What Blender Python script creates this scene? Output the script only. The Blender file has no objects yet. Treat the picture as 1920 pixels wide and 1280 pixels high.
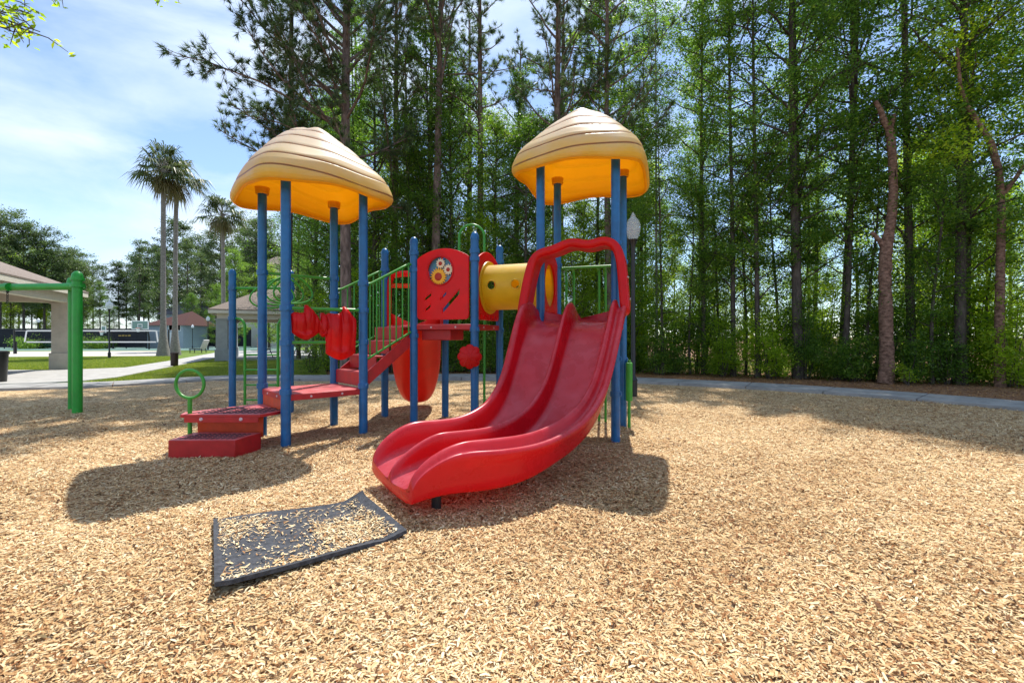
import bpy, math, random
import numpy as np
from mathutils import Vector, Matrix
R = math.radians
sc = bpy.context.scene
C = sc.collection
# scene is laid out in units of 1.25 m (eye height 1.2 units = 1.5 m) and scaled to metres at the end
SCALE = 1.25
F = 853.33; H0 = 1.2; YH = 632.0

# ---------------------------------------------------------------- camera
cam = bpy.data.objects.new('camera', bpy.data.cameras.new('camera')); C.objects.link(cam)
cam.data.lens = 16.0; cam.data.sensor_width = 36.0; cam.data.clip_end = 2000; cam.data.clip_start = .05
cam.data.shift_y = -8.0/1920
cam.location = (0, 0, H0*SCALE); cam.rotation_euler = (R(90), 0, 0)
sc.camera = cam
# ---------------------------------------------------------------- sky, sun, exposure
SUN_DIR = Vector((.11, .545, 1.0)).normalized()
ELEV = math.asin(SUN_DIR.z); AZ = math.atan2(SUN_DIR.x, SUN_DIR.y)
w = bpy.data.worlds.new("World"); sc.world = w; w.use_nodes = True
nt = w.node_tree; nt.nodes.clear()
def N(t, kind, **kw):
    n = t.nodes.new(kind)
    for k, v in kw.items(): setattr(n, k, v)
    return n
out = N(nt, 'ShaderNodeOutputWorld'); bg = N(nt, 'ShaderNodeBackground'); bg.inputs[1].default_value = .15
sky = N(nt, 'ShaderNodeTexSky'); sky.sky_type = 'NISHITA'; sky.sun_disc = False
sky.sun_elevation = ELEV; sky.sun_rotation = AZ; sky.air_density = .85; sky.dust_density = .15; sky.ozone_density = 3.5
tc = N(nt, 'ShaderNodeTexCoord'); mp = N(nt, 'ShaderNodeMapping'); mp.inputs['Scale'].default_value = (.8, .8, 2.6)
mp.inputs['Rotation'].default_value = (0, R(-8), 0); mp.inputs['Location'].default_value = (.35, .1, .2)
nz = N(nt, 'ShaderNodeTexNoise'); nz.inputs['Scale'].default_value = 2.1; nz.inputs['Detail'].default_value = 9; nz.inputs['Roughness'].default_value = .56; nz.inputs['Distortion'].default_value = .35
cr = N(nt, 'ShaderNodeValToRGB'); cr.color_ramp.elements[0].position = .44; cr.color_ramp.elements[1].position = .67
cr.color_ramp.elements[0].color = (.10,.10,.10,1); cr.color_ramp.elements[1].color = (.9,.9,.9,1)
mx = N(nt, 'ShaderNodeMix', data_type='RGBA'); mx.inputs[7].default_value = (4.3, 4.9, 5.7, 1)
nt.links.new(tc.outputs['Generated'], mp.inputs[0]); nt.links.new(mp.outputs[0], nz.inputs['Vector'])
nt.links.new(nz.outputs[0], cr.inputs[0]); nt.links.new(cr.outputs[0], mx.inputs[0])
nt.links.new(sky.outputs[0], mx.inputs[6]); nt.links.new(mx.outputs[2], bg.inputs[0]); nt.links.new(bg.outputs[0], out.inputs[0])
sd = bpy.data.lights.new('sun', 'SUN'); sd.energy = 4.1; sd.angle = R(.55); sd.color = (1, .955, .88)
so = bpy.data.objects.new('sun', sd); C.objects.link(so); so.location = (0, 0, 40)
so.rotation_euler = SUN_DIR.to_track_quat('Z', 'Y').to_euler()
sc.view_settings.view_transform = 'Standard'; sc.view_settings.look = 'None'
sc.view_settings.exposure = .66; sc.view_settings.gamma = 1
sc.cycles.max_bounces = 8; sc.cycles.transparent_max_bounces = 12

def G(px, py, z=0.0):                     # where the ray of a pixel of the survey photo meets height z
    Y = F*(H0-z)/(py-YH); return ((px-960)/F*Y, Y)
def P(px, py, Y): return ((px-960)/F*Y, Y, H0-(py-YH)/F*Y)

# ---------------------------------------------------------------- materials
def mat(name, rgb, rough=.5, spec=.5, var=0, vscale=6, bump=0, bscale=60, trans=None, tf=.3, metal=0, coat=0, rgb2=None, detail=6, stretch=None, dust=None):
    m = bpy.data.materials.new(name); m.use_nodes = True; t = m.node_tree; b = t.nodes['Principled BSDF']
    b.inputs['Base Color'].default_value = (*rgb, 1); b.inputs['Roughness'].default_value = rough
    b.inputs['Specular IOR Level'].default_value = spec; b.inputs['Metallic'].default_value = metal; b.inputs['Coat Weight'].default_value = coat
    tcn = N(t, 'ShaderNodeTexCoord'); vec = tcn.outputs['Object']
    if stretch:
        mpn = N(t, 'ShaderNodeMapping'); mpn.inputs['Scale'].default_value = stretch; t.links.new(vec, mpn.inputs[0]); vec = mpn.outputs[0]
    col = None
    if rgb2 is not None or var:
        n = N(t, 'ShaderNodeTexNoise'); n.inputs['Scale'].default_value = vscale; n.inputs['Detail'].default_value = detail; n.inputs['Roughness'].default_value = .62
        t.links.new(vec, n.inputs['Vector'])
        r = N(t, 'ShaderNodeValToRGB'); r.color_ramp.elements[0].position = .36; r.color_ramp.elements[1].position = .64
        c2 = rgb2 if rgb2 is not None else tuple(min(1, c*(1+var)) for c in rgb)
        c1 = rgb if rgb2 is not None else tuple(c*(1-var) for c in rgb)
        r.color_ramp.elements[0].color = (*c1, 1); r.color_ramp.elements[1].color = (*c2, 1)
        t.links.new(n.outputs[0], r.inputs[0]); col = r.outputs[0]
        rr = N(t, 'ShaderNodeMapRange'); rr.inputs[3].default_value = max(.05, rough-.1); rr.inputs[4].default_value = min(1, rough+.12)
        t.links.new(n.outputs[0], rr.inputs[0]); t.links.new(rr.outputs[0], b.inputs['Roughness'])
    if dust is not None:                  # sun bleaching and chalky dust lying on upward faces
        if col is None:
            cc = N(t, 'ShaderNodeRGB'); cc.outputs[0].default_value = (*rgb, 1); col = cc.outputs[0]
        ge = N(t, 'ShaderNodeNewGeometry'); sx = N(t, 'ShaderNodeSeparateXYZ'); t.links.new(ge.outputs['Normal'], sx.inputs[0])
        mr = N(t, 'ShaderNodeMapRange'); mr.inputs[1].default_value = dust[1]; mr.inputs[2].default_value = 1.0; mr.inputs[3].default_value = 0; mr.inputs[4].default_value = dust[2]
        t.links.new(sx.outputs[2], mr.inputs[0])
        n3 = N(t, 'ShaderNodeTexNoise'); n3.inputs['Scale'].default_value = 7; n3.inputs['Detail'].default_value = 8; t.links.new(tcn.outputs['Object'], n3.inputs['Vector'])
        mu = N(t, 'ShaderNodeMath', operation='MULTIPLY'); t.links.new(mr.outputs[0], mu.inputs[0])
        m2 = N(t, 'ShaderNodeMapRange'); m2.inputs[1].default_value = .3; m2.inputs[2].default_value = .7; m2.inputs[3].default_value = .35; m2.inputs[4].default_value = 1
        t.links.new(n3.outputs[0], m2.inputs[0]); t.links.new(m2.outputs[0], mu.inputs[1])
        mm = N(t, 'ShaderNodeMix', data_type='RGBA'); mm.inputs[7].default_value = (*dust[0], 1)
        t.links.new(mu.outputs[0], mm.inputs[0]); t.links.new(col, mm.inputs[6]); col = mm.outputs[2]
    if col is not None: t.links.new(col, b.inputs['Base Color'])
    if bump:
        n2 = N(t, 'ShaderNodeTexNoise'); n2.inputs['Scale'].default_value = bscale; n2.inputs['Detail'].default_value = 4
        t.links.new(vec, n2.inputs['Vector']); bp = N(t, 'ShaderNodeBump'); bp.inputs['Strength'].default_value = bump; bp.inputs['Distance'].default_value = .02
        t.links.new(n2.outputs[0], bp.inputs['Height']); t.links.new(bp.outputs[0], b.inputs['Normal'])
    if trans is not None:
        tr = N(t, 'ShaderNodeBsdfTranslucent'); tr.inputs[0].default_value = (*trans, 1); ms = N(t, 'ShaderNodeMixShader'); ms.inputs[0].default_value = tf
        o = t.nodes['Material Output']; t.links.new(b.outputs[0], ms.inputs[1]); t.links.new(tr.outputs[0], ms.inputs[2]); t.links.new(ms.outputs[0], o.inputs[0])
    return m
def leafmat(name, cols, tcol, tf=.45, rough=.45, spec=.35):
    m = bpy.data.materials.new(name); m.use_nodes = True; t = m.node_tree; b = t.nodes['Principled BSDF']
    b.inputs['Roughness'].default_value = rough; b.inputs['Specular IOR Level'].default_value = spec
    a = N(t, 'ShaderNodeAttribute'); a.attribute_name = 'rnd'
    oi = N(t, 'ShaderNodeObjectInfo'); ad = N(t, 'ShaderNodeMath', operation='MULTIPLY_ADD'); ad.inputs[1].default_value = .30; ad.inputs[2].default_value = -.15
    t.links.new(oi.outputs['Random'], ad.inputs[0]); s = N(t, 'ShaderNodeMath', operation='ADD', use_clamp=True); t.links.new(a.outputs['Fac'], s.inputs[0]); t.links.new(ad.outputs[0], s.inputs[1])
    r = N(t, 'ShaderNodeValToRGB'); e = r.color_ramp.elements
    while len(e) < len(cols): e.new(.5)
    for i, c in enumerate(cols): e[i].position = i/(len(cols)-1); e[i].color = (*c, 1)
    t.links.new(s.outputs[0], r.inputs[0]); t.links.new(r.outputs[0], b.inputs['Base Color'])
    tr = N(t, 'ShaderNodeBsdfTranslucent'); mt = N(t, 'ShaderNodeMix', data_type='RGBA', blend_type='MULTIPLY'); mt.inputs[0].default_value = 1; mt.inputs[7].default_value = (*tcol, 1)
    t.links.new(r.outputs[0], mt.inputs[6]); t.links.new(mt.outputs[2], tr.inputs[0])
    ms = N(t, 'ShaderNodeMixShader'); ms.inputs[0].default_value = tf; o = t.nodes['Material Output']
    t.links.new(b.outputs[0], ms.inputs[1]); t.links.new(tr.outputs[0], ms.inputs[2]); t.links.new(ms.outputs[0], o.inputs[0])
    return m
M = {}
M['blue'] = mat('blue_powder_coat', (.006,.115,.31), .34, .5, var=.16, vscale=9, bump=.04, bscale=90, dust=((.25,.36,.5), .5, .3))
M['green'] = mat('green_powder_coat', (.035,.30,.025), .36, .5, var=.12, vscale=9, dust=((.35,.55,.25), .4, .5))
M['swing_green'] = mat('swing_green_paint', (.018,.34,.035), .38, .5, var=.12, vscale=5)
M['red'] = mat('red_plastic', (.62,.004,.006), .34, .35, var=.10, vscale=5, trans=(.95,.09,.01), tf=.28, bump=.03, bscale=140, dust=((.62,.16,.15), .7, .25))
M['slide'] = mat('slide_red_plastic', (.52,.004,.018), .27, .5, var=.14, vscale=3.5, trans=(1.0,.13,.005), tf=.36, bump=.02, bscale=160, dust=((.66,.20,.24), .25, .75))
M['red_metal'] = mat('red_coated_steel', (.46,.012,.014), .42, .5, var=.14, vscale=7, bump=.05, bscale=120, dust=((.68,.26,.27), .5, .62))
M['chute'] = mat('chute_red_plastic', (.50,.012,.012), .34, .5, var=.1, trans=(1,.14,.01), tf=.26)
M['orange'] = mat('orange_plastic', (.78,.10,.012), .34, .5, var=.08, trans=(1,.2,.02), tf=.3)
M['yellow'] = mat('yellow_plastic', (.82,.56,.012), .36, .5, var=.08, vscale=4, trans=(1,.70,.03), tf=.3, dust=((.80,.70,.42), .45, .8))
M['rubber'] = mat('black_rubber', (.068,.072,.082), .85, .3, var=.35, vscale=30, bump=.6, bscale=220)
M['black'] = mat('black_paint', (.012,.012,.014), .42, .5)
M['steel'] = mat('galvanised_steel', (.45,.45,.46), .4, .5, metal=.9)
M['bolt'] = mat('bolt_cap', (.66,.5,.5), .4, .5)
M['white'] = mat('white_paint', (.8,.8,.8), .5, .4)
M['concrete'] = mat('concrete', (.36,.35,.33), .85, .3, bump=.3, bscale=60, rgb2=(.47,.455,.43), vscale=3, detail=10)
M['path'] = mat('path_concrete', (.25,.245,.235), .88, .3, bump=.35, bscale=70, rgb2=(.39,.38,.36), vscale=2.2, detail=12)
M['stucco'] = mat('stucco', (.50,.46,.38), .85, .3, var=.08, vscale=4, bump=.35, bscale=90)
M['stucco_grey'] = mat('stucco_grey', (.34,.36,.36), .85, .3, var=.08, vscale=4, bump=.35, bscale=90)
M['cream'] = mat('cream_trim', (.68,.63,.53), .6, .4, var=.05)
M['shingle'] = mat('shingles', (.17,.135,.11), .9, .3, bump=.6, bscale=26, rgb2=(.28,.225,.19), vscale=22, detail=4)
M['bluewall'] = mat('blue_grey_siding', (.34,.40,.45), .7, .4, var=.06)
M['darkscreen'] = mat('windscreen_fabric', (.018,.019,.026), .8, .3, var=.3, vscale=1.5)
M['glass_dark'] = mat('window_glass', (.03,.035,.04), .08, .6)
M['clearglass'] = mat('clear_lamp_glass', (.8,.84,.88), .08, .8)
M['clearglass'].node_tree.nodes['Principled BSDF'].inputs['Alpha'].default_value = .28
M['lampglass'] = mat('lamp_glass', (.72,.75,.78), .15, .6, trans=(.9,.92,.95), tf=.55)
M['green_court'] = mat('court_green', (.13,.22,.19), .8, .3, var=.1, vscale=1)
M['sand'] = mat('court_sand', (.50,.46,.40), .95, .2, var=.06, vscale=4, bump=.3, bscale=20)
M['bark_pine'] = mat('pine_bark', (.085,.06,.048), .9, .2, bump=1.0, bscale=16, rgb2=(.24,.175,.145), vscale=9, stretch=(1,1,.35))
M['bark_dark'] = mat('dark_bark', (.045,.036,.03), .9, .2, bump=1.0, bscale=18, rgb2=(.13,.105,.085), vscale=10, stretch=(1,1,.3))
M['bark_red'] = mat('red_bark', (.10,.055,.038), .92, .15, bump=1.0, bscale=20, rgb2=(.32,.19,.135), vscale=11, stretch=(1,1,1.6), detail=10)
M['riser'] = mat('warm_lit_red_riser', (.58,.06,.012), .4, .4, var=.15)  # red riser; the warm light falling on it is put into the colour
M['bark_palm'] = mat('palm_bark', (.16,.145,.13), .9, .2, bump=.8, bscale=22, rgb2=(.31,.285,.255), vscale=8, stretch=(1,1,3))
M['leaf'] = leafmat('broad_leaves', [(.034,.070,.014),(.072,.140,.024),(.12,.20,.032),(.26,.32,.05)], (2.6,2.9,1.4), tf=.48)
M['leaf_dark'] = leafmat('dark_leaves', [(.032,.065,.012),(.07,.125,.020),(.11,.175,.026),(.20,.25,.045)], (2.9,3.0,1.4), tf=.46)
M['leaf_bright_sunlit'] = leafmat('bright_sunlit_leaves', [(.09,.16,.015),(.16,.25,.02),(.24,.34,.03),(.38,.44,.04)], (2.6,2.6,1.0), tf=.55)  # paler yellow-green leaves; sunlit brightness of the woods is put into the colour
M['needle'] = leafmat('pine_needles', [(.04,.07,.028),(.07,.11,.04),(.10,.15,.055),(.18,.20,.09)], (2.2,2.4,1.5), tf=.32)
M['frond'] = leafmat('palm_fronds', [(.035,.055,.02),(.06,.09,.03),(.09,.12,.04),(.16,.14,.07)], (1.8,1.9,1.2), tf=.3)
M['blade'] = leafmat('grass_blades', [(.09,.15,.02),(.16,.23,.035),(.25,.31,.05),(.36,.35,.10)], (1.8,1.8,.9), tf=.4)
M['chip'] = leafmat('wood_chip', [(.05,.022,.010),(.33,.14,.050),(.56,.35,.155),(.71,.52,.275),(.85,.71,.46)], (1,.8,.5), tf=.04, rough=.75, spec=.2)
M['straw'] = mat('pine_straw_bed', (.15,.075,.045), .95, .2, bump=1.0, bscale=45, rgb2=(.42,.24,.14), vscale=14, detail=10)
M['lawn'] = mat('lawn_soil', (.08,.13,.02), .95, .2, bump=.6, bscale=60, rgb2=(.17,.24,.04), vscale=2.5, detail=10)

# wood-chip ground: stretched voronoi cells give each chip its own tone
m = bpy.data.materials.new('mulch_ground'); m.use_nodes = True; t = m.node_tree; b = t.nodes['Principled BSDF']; b.inputs['Roughness'].default_value = .9; b.inputs['Specular IOR Level'].default_value = .2
tcn = N(t, 'ShaderNodeTexCoord'); dn = N(t, 'ShaderNodeTexNoise'); dn.inputs['Scale'].default_value = 14; t.links.new(tcn.outputs['Object'], dn.inputs['Vector'])
mixv = N(t, 'ShaderNodeMix', data_type='VECTOR'); mixv.inputs[0].default_value = .12; t.links.new(tcn.outputs['Object'], mixv.inputs[4]); t.links.new(dn.outputs['Color'], mixv.inputs[5])
cols = []
for rot, s in ((.3, (26, 75, 30)), (1.9, (24, 68, 30))):
    mpn = N(t, 'ShaderNodeMapping'); mpn.inputs['Rotation'].default_value = (0, 0, rot); mpn.inputs['Scale'].default_value = s; t.links.new(mixv.outputs[1], mpn.inputs[0])
    v = N(t, 'ShaderNodeTexVoronoi'); v.inputs['Scale'].default_value = 1; t.links.new(mpn.outputs[0], v.inputs['Vector']); cols.append(v)
n1 = N(t, 'ShaderNodeTexNoise'); n1.inputs['Scale'].default_value = 30; t.links.new(tcn.outputs['Object'], n1.inputs['Vector'])
st = N(t, 'ShaderNodeMath', operation='GREATER_THAN'); st.inputs[1].default_value = .5; t.links.new(n1.outputs[0], st.inputs[0])
mc = N(t, 'ShaderNodeMix', data_type='RGBA'); t.links.new(st.outputs[0], mc.inputs[0]); t.links.new(cols[0].outputs['Color'], mc.inputs[6]); t.links.new(cols[1].outputs['Color'], mc.inputs[7])
sp = N(t, 'ShaderNodeSeparateColor'); t.links.new(mc.outputs[2], sp.inputs[0])
rp = N(t, 'ShaderNodeValToRGB'); e = rp.color_ramp.elements
for i, (p_, c_) in enumerate([(0,(.13,.07,.03)),(.22,(.34,.19,.085)),(.5,(.55,.36,.18)),(.78,(.70,.53,.30)),(1,(.82,.67,.43))]):
    if i >= 2: e.new(.5)
for i, (p_, c_) in enumerate([(0,(.13,.07,.03)),(.22,(.34,.19,.085)),(.5,(.55,.36,.18)),(.78,(.70,.53,.30)),(1,(.82,.67,.43))]): e[i].position = p_; e[i].color = (*c_, 1)
t.links.new(sp.outputs[0], rp.inputs[0]); t.links.new(rp.outputs[0], b.inputs['Base Color'])
bp = N(t, 'ShaderNodeBump'); bp.inputs['Strength'].default_value = .9; bp.inputs['Distance'].default_value = .012; t.links.new(sp.outputs[1], bp.inputs['Height']); t.links.new(bp.outputs[0], b.inputs['Normal'])
M['mulch'] = m

# roof: faded cream plastic above, amber towards the rim, dark wavy grooves
m = bpy.data.materials.new('roof_plastic'); m.use_nodes = True; t = m.node_tree; b = t.nodes['Principled BSDF']; b.inputs['Roughness'].default_value = .42
at = N(t, 'ShaderNodeAttribute'); at.attribute_name = 'groove'; ah = N(t, 'ShaderNodeAttribute'); ah.attribute_name = 'drop'
prev = None
for lv_ in (.13,.27,.43,.60,.76):
    s1 = N(t, 'ShaderNodeMath', operation='SUBTRACT'); s1.inputs[1].default_value = lv_; t.links.new(at.outputs['Fac'], s1.inputs[0]); s2 = N(t, 'ShaderNodeMath', operation='ABSOLUTE'); t.links.new(s1.outputs[0], s2.inputs[0])
    if prev is None: prev = s2
    else: s3 = N(t, 'ShaderNodeMath', operation='MINIMUM'); t.links.new(prev.outputs[0], s3.inputs[0]); t.links.new(s2.outputs[0], s3.inputs[1]); prev = s3
ab = N(t, 'ShaderNodeMapRange'); ab.inputs[1].default_value = .014; ab.inputs[2].default_value = .009; ab.inputs[3].default_value = 0; ab.inputs[4].default_value = 1; t.links.new(prev.outputs[0], ab.inputs[0])
rp = N(t, 'ShaderNodeValToRGB'); e = rp.color_ramp.elements; e.new(.5)
for i, (p_, c_) in enumerate([(.0,(.79,.76,.62)),(.55,(.75,.66,.38)),(.88,(.73,.52,.06))]): e[i].position = p_; e[i].color = (*c_, 1)
nzz = N(t, 'ShaderNodeTexNoise'); nzz.inputs['Scale'].default_value = 5; nzz.inputs['Detail'].default_value = 10; tcn = N(t, 'ShaderNodeTexCoord'); t.links.new(tcn.outputs['Object'], nzz.inputs['Vector'])
ad = N(t, 'ShaderNodeMath', operation='MULTIPLY_ADD'); ad.inputs[1].default_value = .35; t.links.new(nzz.outputs[0], ad.inputs[0]); sb = N(t, 'ShaderNodeMath', operation='ADD'); sb.inputs[1].default_value = -.17
t.links.new(ah.outputs['Fac'], sb.inputs[0]); t.links.new(sb.outputs[0], ad.inputs[2]); t.links.new(ad.outputs[0], rp.inputs[0])
mm = N(t, 'ShaderNodeMix', data_type='RGBA'); mm.inputs[7].default_value = (.10,.07,.025,1); t.links.new(ab.outputs[0], mm.inputs[0]); t.links.new(rp.outputs[0], mm.inputs[6]); t.links.new(mm.outputs[2], b.inputs['Base Color'])
tr = N(t, 'ShaderNodeBsdfTranslucent'); tr.inputs[0].default_value = (1,.66,.08,1); ms = N(t, 'ShaderNodeMixShader'); ms.inputs[0].default_value = .32
t.links.new(b.outputs[0], ms.inputs[1]); t.links.new(tr.outputs[0], ms.inputs[2]); t.links.new(ms.outputs[0], t.nodes['Material Output'].inputs[0])
M['roof'] = m
M['roof_in'] = mat('amber_plastic', (.90,.54,.02), .4, .4, var=.05, trans=(1,.62,.03), tf=.6)

# ---------------------------------------------------------------- mesh helpers
LOC = {}
def thing(name, label, cat, loc=(0,0,0), group=None):
    o = bpy.data.objects.new(name, None); C.objects.link(o); o.location = loc; o.empty_display_size = .2
    o['label'] = label; o['category'] = cat
    if group: o['group'] = group
    LOC[o.name] = Vector(loc); return o
def world_loc(o):
    v = Vector((0,0,0))
    while o is not None: v = v + o.location; o = o.parent
    return v
def link(name, me, material, parent=None, label=None, loc=None):
    o = bpy.data.objects.new(name, me); C.objects.link(o)
    if material is not None:
        me.materials.clear(); me.materials.append(material)
    if parent is not None: o.parent = parent
    if loc is not None: o.location = loc
    if label: o['label'] = label
    return o
class MB:
    def __init__(s): s.v = []; s.f = []; s.sm = []
    def add(s, vs, fs, smooth=True):
        k = len(s.v); s.v += [tuple(v) for v in vs]; s.f += [tuple(i+k for i in f) for f in fs]; s.sm += [smooth]*len(fs); return s
    def grid(s, rows, closed_u=False, closed_v=False, smooth=True):
        n = len(rows); m_ = len(rows[0]); vs = [p for r in rows for p in r]; fs = []
        for i in range(n if closed_v else n-1):
            for j in range(m_ if closed_u else m_-1):
                a = i*m_+j; b_ = i*m_+(j+1) % m_; c = ((i+1) % n)*m_+(j+1) % m_; d = ((i+1) % n)*m_+j
                fs.append((a, b_, c, d))
        return s.add(vs, fs, smooth)
    def tube(s, pts, r, seg=10, caps=True, closed=False):
        pts = [Vector(p) for p in pts]; n = len(pts); rs = r if hasattr(r, '__len__') else [r]*n
        rows = []; up = None
        for i in range(n):
            if closed: d = pts[(i+1) % n]-pts[i-1]
            else: d = pts[min(i+1, n-1)]-pts[max(i-1, 0)]
            if d.length < 1e-9: d = Vector((0,0,1))
            d.normalize()
            if up is None:
                up = Vector((0,0,1)) if abs(d.z) < .9 else Vector((1,0,0))
            u = (up-d*up.dot(d)); 
            if u.length < 1e-6: u = Vector((1,0,0))-d*d.x
            u.normalize(); v = d.cross(u); up = u
            rows.append([tuple(pts[i]+(u*math.cos(a)+v*math.sin(a))*rs[i]) for a in [2*math.pi*k/seg for k in range(seg)]])
        s.grid(rows, closed_u=True, closed_v=closed)
        if caps and not closed:
            s.add(rows[0], [tuple(range(seg))[::-1]]); s.add(rows[-1], [tuple(range(seg))])
        return s
    def lathe(s, c, prof, seg=16):
        rows = [[(c[0]+r*math.cos(2*math.pi*k/seg), c[1]+r*math.sin(2*math.pi*k/seg), c[2]+z) for k in range(seg)] for r, z in prof]
        s.grid(rows, closed_u=True); s.add(rows[0], [tuple(range(seg))[::-1]]); s.add(rows[-1], [tuple(range(seg))]); return s
    def box(s, c, ax, ay, az):           # centre and three half-axis vectors
        c, ax, ay, az = map(Vector, (c, ax, ay, az))
        vs = [c+ax*i+ay*j+az*k for i in (-1,1) for j in (-1,1) for k in (-1,1)]
        return s.add(vs, [(0,1,3,2),(4,6,7,5),(0,4,5,1),(2,3,7,6),(0,2,6,4),(1,5,7,3)], False)
    def abox(s, x0, x1, y0, y1, z0, z1):
        return s.box(((x0+x1)/2,(y0+y1)/2,(z0+z1)/2), ((x1-x0)/2,0,0), (0,(y1-y0)/2,0), (0,0,(z1-z0)/2))
    def prism(s, poly, z0, z1):
        n = len(poly); a = sum(poly[i][0]*poly[(i+1) % n][1]-poly[(i+1) % n][0]*poly[i][1] for i in range(n))
        if a < 0: poly = poly[::-1]
        vs = [(x, y, z0) for x, y in poly]+[(x, y, z1) for x, y in poly]
        fs = [tuple(range(n))[::-1], tuple(range(n, 2*n))]+[(i, (i+1) % n, n+(i+1) % n, n+i) for i in range(n)]
        return s.add(vs, fs, False)
    def sweep(s, path, sec, ax):         # closed section (a along ax, b along the in-plane normal) swept on a path
        pts = [Vector(p) for p in path]; ax = Vector(ax).normalized(); rows = []
        for i, p in enumerate(pts):
            d = (pts[min(i+1, len(pts)-1)]-pts[max(i-1, 0)]).normalized(); n_ = ax.cross(d).normalized()
            rows.append([tuple(p+ax*a+n_*b_) for a, b_ in sec])
        s.grid(rows, closed_u=True); k = len(sec)
        s.add(rows[0], [tuple(range(k))[::-1]]); s.add(rows[-1], [tuple(range(k))]); return s
    def build(s, name, material, parent=None, label=None, bevel=0, sub=0, angle=38, recalc=True):
        off = world_loc(parent) if parent is not None else Vector((0,0,0))
        me = bpy.data.meshes.new(name); me.from_pydata([(v[0]-off.x, v[1]-off.y, v[2]-off.z) for v in s.v], [], s.f)
        me.polygons.foreach_set('use_smooth', [True]*len(s.f)); me.update()
        if recalc:
            import bmesh
            bm = bmesh.new(); bm.from_mesh(me); bmesh.ops.remove_doubles(bm, verts=bm.verts, dist=1e-5); bmesh.ops.recalc_face_normals(bm, faces=bm.faces); bm.to_mesh(me); bm.free()
        if not sub: me.set_sharp_from_angle(angle=R(angle))
        o = link(name, me, material, parent, label)
        if bevel:
            bv = o.modifiers.new('bevel', 'BEVEL'); bv.width = bevel; bv.segments = 2; bv.limit_method = 'ANGLE'; bv.angle_limit = R(40)
        if sub:
            ss = o.modifiers.new('sub', 'SUBSURF'); ss.levels = sub; ss.render_levels = sub
        return o
def tagtop(o, label, cat, group=None, kind=None):
    if label: o['label'] = label
    if cat: o['category'] = cat
    if group: o['group'] = group
    if kind: o['kind'] = kind
    return o
def structure(o): o['kind'] = 'structure'; return o
def curve_panel(outline, holes, depth, bev, origin, ax, name, material, parent):
    """flat panel with real holes: outline and holes in (s, z) along ax"""
    cu = bpy.data.curves.new(name, 'CURVE'); cu.dimensions = '2D'; cu.fill_mode = 'BOTH'; cu.extrude = depth/2-bev; cu.bevel_depth = bev; cu.bevel_resolution = 2; cu.offset = -bev
    for pl in [outline]+holes:
        sp_ = cu.splines.new('POLY'); sp_.points.add(len(pl)-1)
        for q, (x, y) in zip(sp_.points, pl): q.co = (x, y, 0, 1)
        sp_.use_cyclic_u = True
    tmp = bpy.data.objects.new('tmp', cu); C.objects.link(tmp)
    dg = bpy.context.evaluated_depsgraph_get(); me = bpy.data.meshes.new_from_object(tmp.evaluated_get(dg)); me.name = name
    bpy.data.objects.remove(tmp); bpy.data.curves.remove(cu)
    ax = Vector(ax).normalized(); up = Vector((0,0,1)); nn = ax.cross(up); off = world_loc(parent); o3 = Vector(origin)-off
    Mx = Matrix(((ax.x, up.x, nn.x, o3.x), (ax.y, up.y, nn.y, o3.y), (ax.z, up.z, nn.z, o3.z), (0,0,0,1)))
    me.transform(Mx); me.polygons.foreach_set('use_smooth', [True]*len(me.polygons)); me.set_sharp_from_angle(angle=R(35))
    return link(name, me, material, parent)
def circle(cx, cy, r, n=32, rx=1, a0=0): return [(cx+r*rx*math.cos(a0+2*math.pi*k/n), cy+r*math.sin(a0+2*math.pi*k/n)) for k in range(n)]
def V2(p, z): return Vector((p[0], p[1], z))
def soft(x): return x*x*(3-2*x)
# ================================================================ PLAY STRUCTURE
PO = dict(B=(-2.482,4.994), D=(-1.833,5.609), C=(-2.447,6.257), A=(-3.096,5.643), K=(-1.321,6.129), L=(-.478,5.832),
          P=(-.181,6.675), N=(-1.023,6.972), M=(-1.902,6.808), E=(.347,5.532), G=(1.193,5.243), H=(1.482,6.089), F=(.637,6.378),
          Q=(-4.46,7.26), R=(-3.53,7.25))
ps = thing('play_structure', 'colourful climbing structure with two roofed towers on blue posts, stairs, tunnel and red twin slide', 'playground structure', (-.6, 5.8, 0))
PR = .052
def post(k, top, collars=(), cap=True):
    x, y = PO[k]; mb = MB(); pr = [(PR, -.25), (PR, top-.05)]
    if cap: pr += [(PR*1.08, top-.05), (PR*1.08, top-.02), (PR*.9, top+.015), (PR*.55, top+.04), (.003, top+.05)]
    else: pr += [(PR, top), (PR*.9, top+.004)]
    mb.lathe((x, y, 0), pr, 20); o = mb.build('post', M['blue'], ps)
    for z in collars:
        c = MB(); c.lathe((x, y, z), [(PR*1.0,-.03),(PR*1.22,-.03),(PR*1.22,.03),(PR*1.0,.03)], 18)
        c.lathe((x+PR*.9, y-PR*.85, z), [(.008,-.022),(.014,-.02),(.014,.02),(.008,.022)], 8); c.build('collar', M['blue'], o)
    return o
for k, tp, co, cp in [('B',3.02,(1.52,1.14,.60),0),('D',3.02,(1.86,1.53,1.14,.6),0),('C',3.02,(2.0,1.75,.95),0),('A',3.02,(2.0,.6),0),
        ('K',2.50,(2.33,2.1,1.22),1),('L',2.50,(2.3,2.2,1.3),1),('P',2.50,(2.3,2.12,1.3),1),('N',2.48,(2.3,1.3),1),('M',2.48,(2.2,1.2),1),
        ('E',3.40,(2.15,1.3),0),('G',3.40,(2.28,.55,.95),0),('H',3.40,(2.2,.9),0),('F',3.40,(2.2,1.3),0),('Q',2.24,(1.98,1.5),1),('R',2.22,(1.98,1.5),1)]:
    post(k, tp, co, cp)
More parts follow.
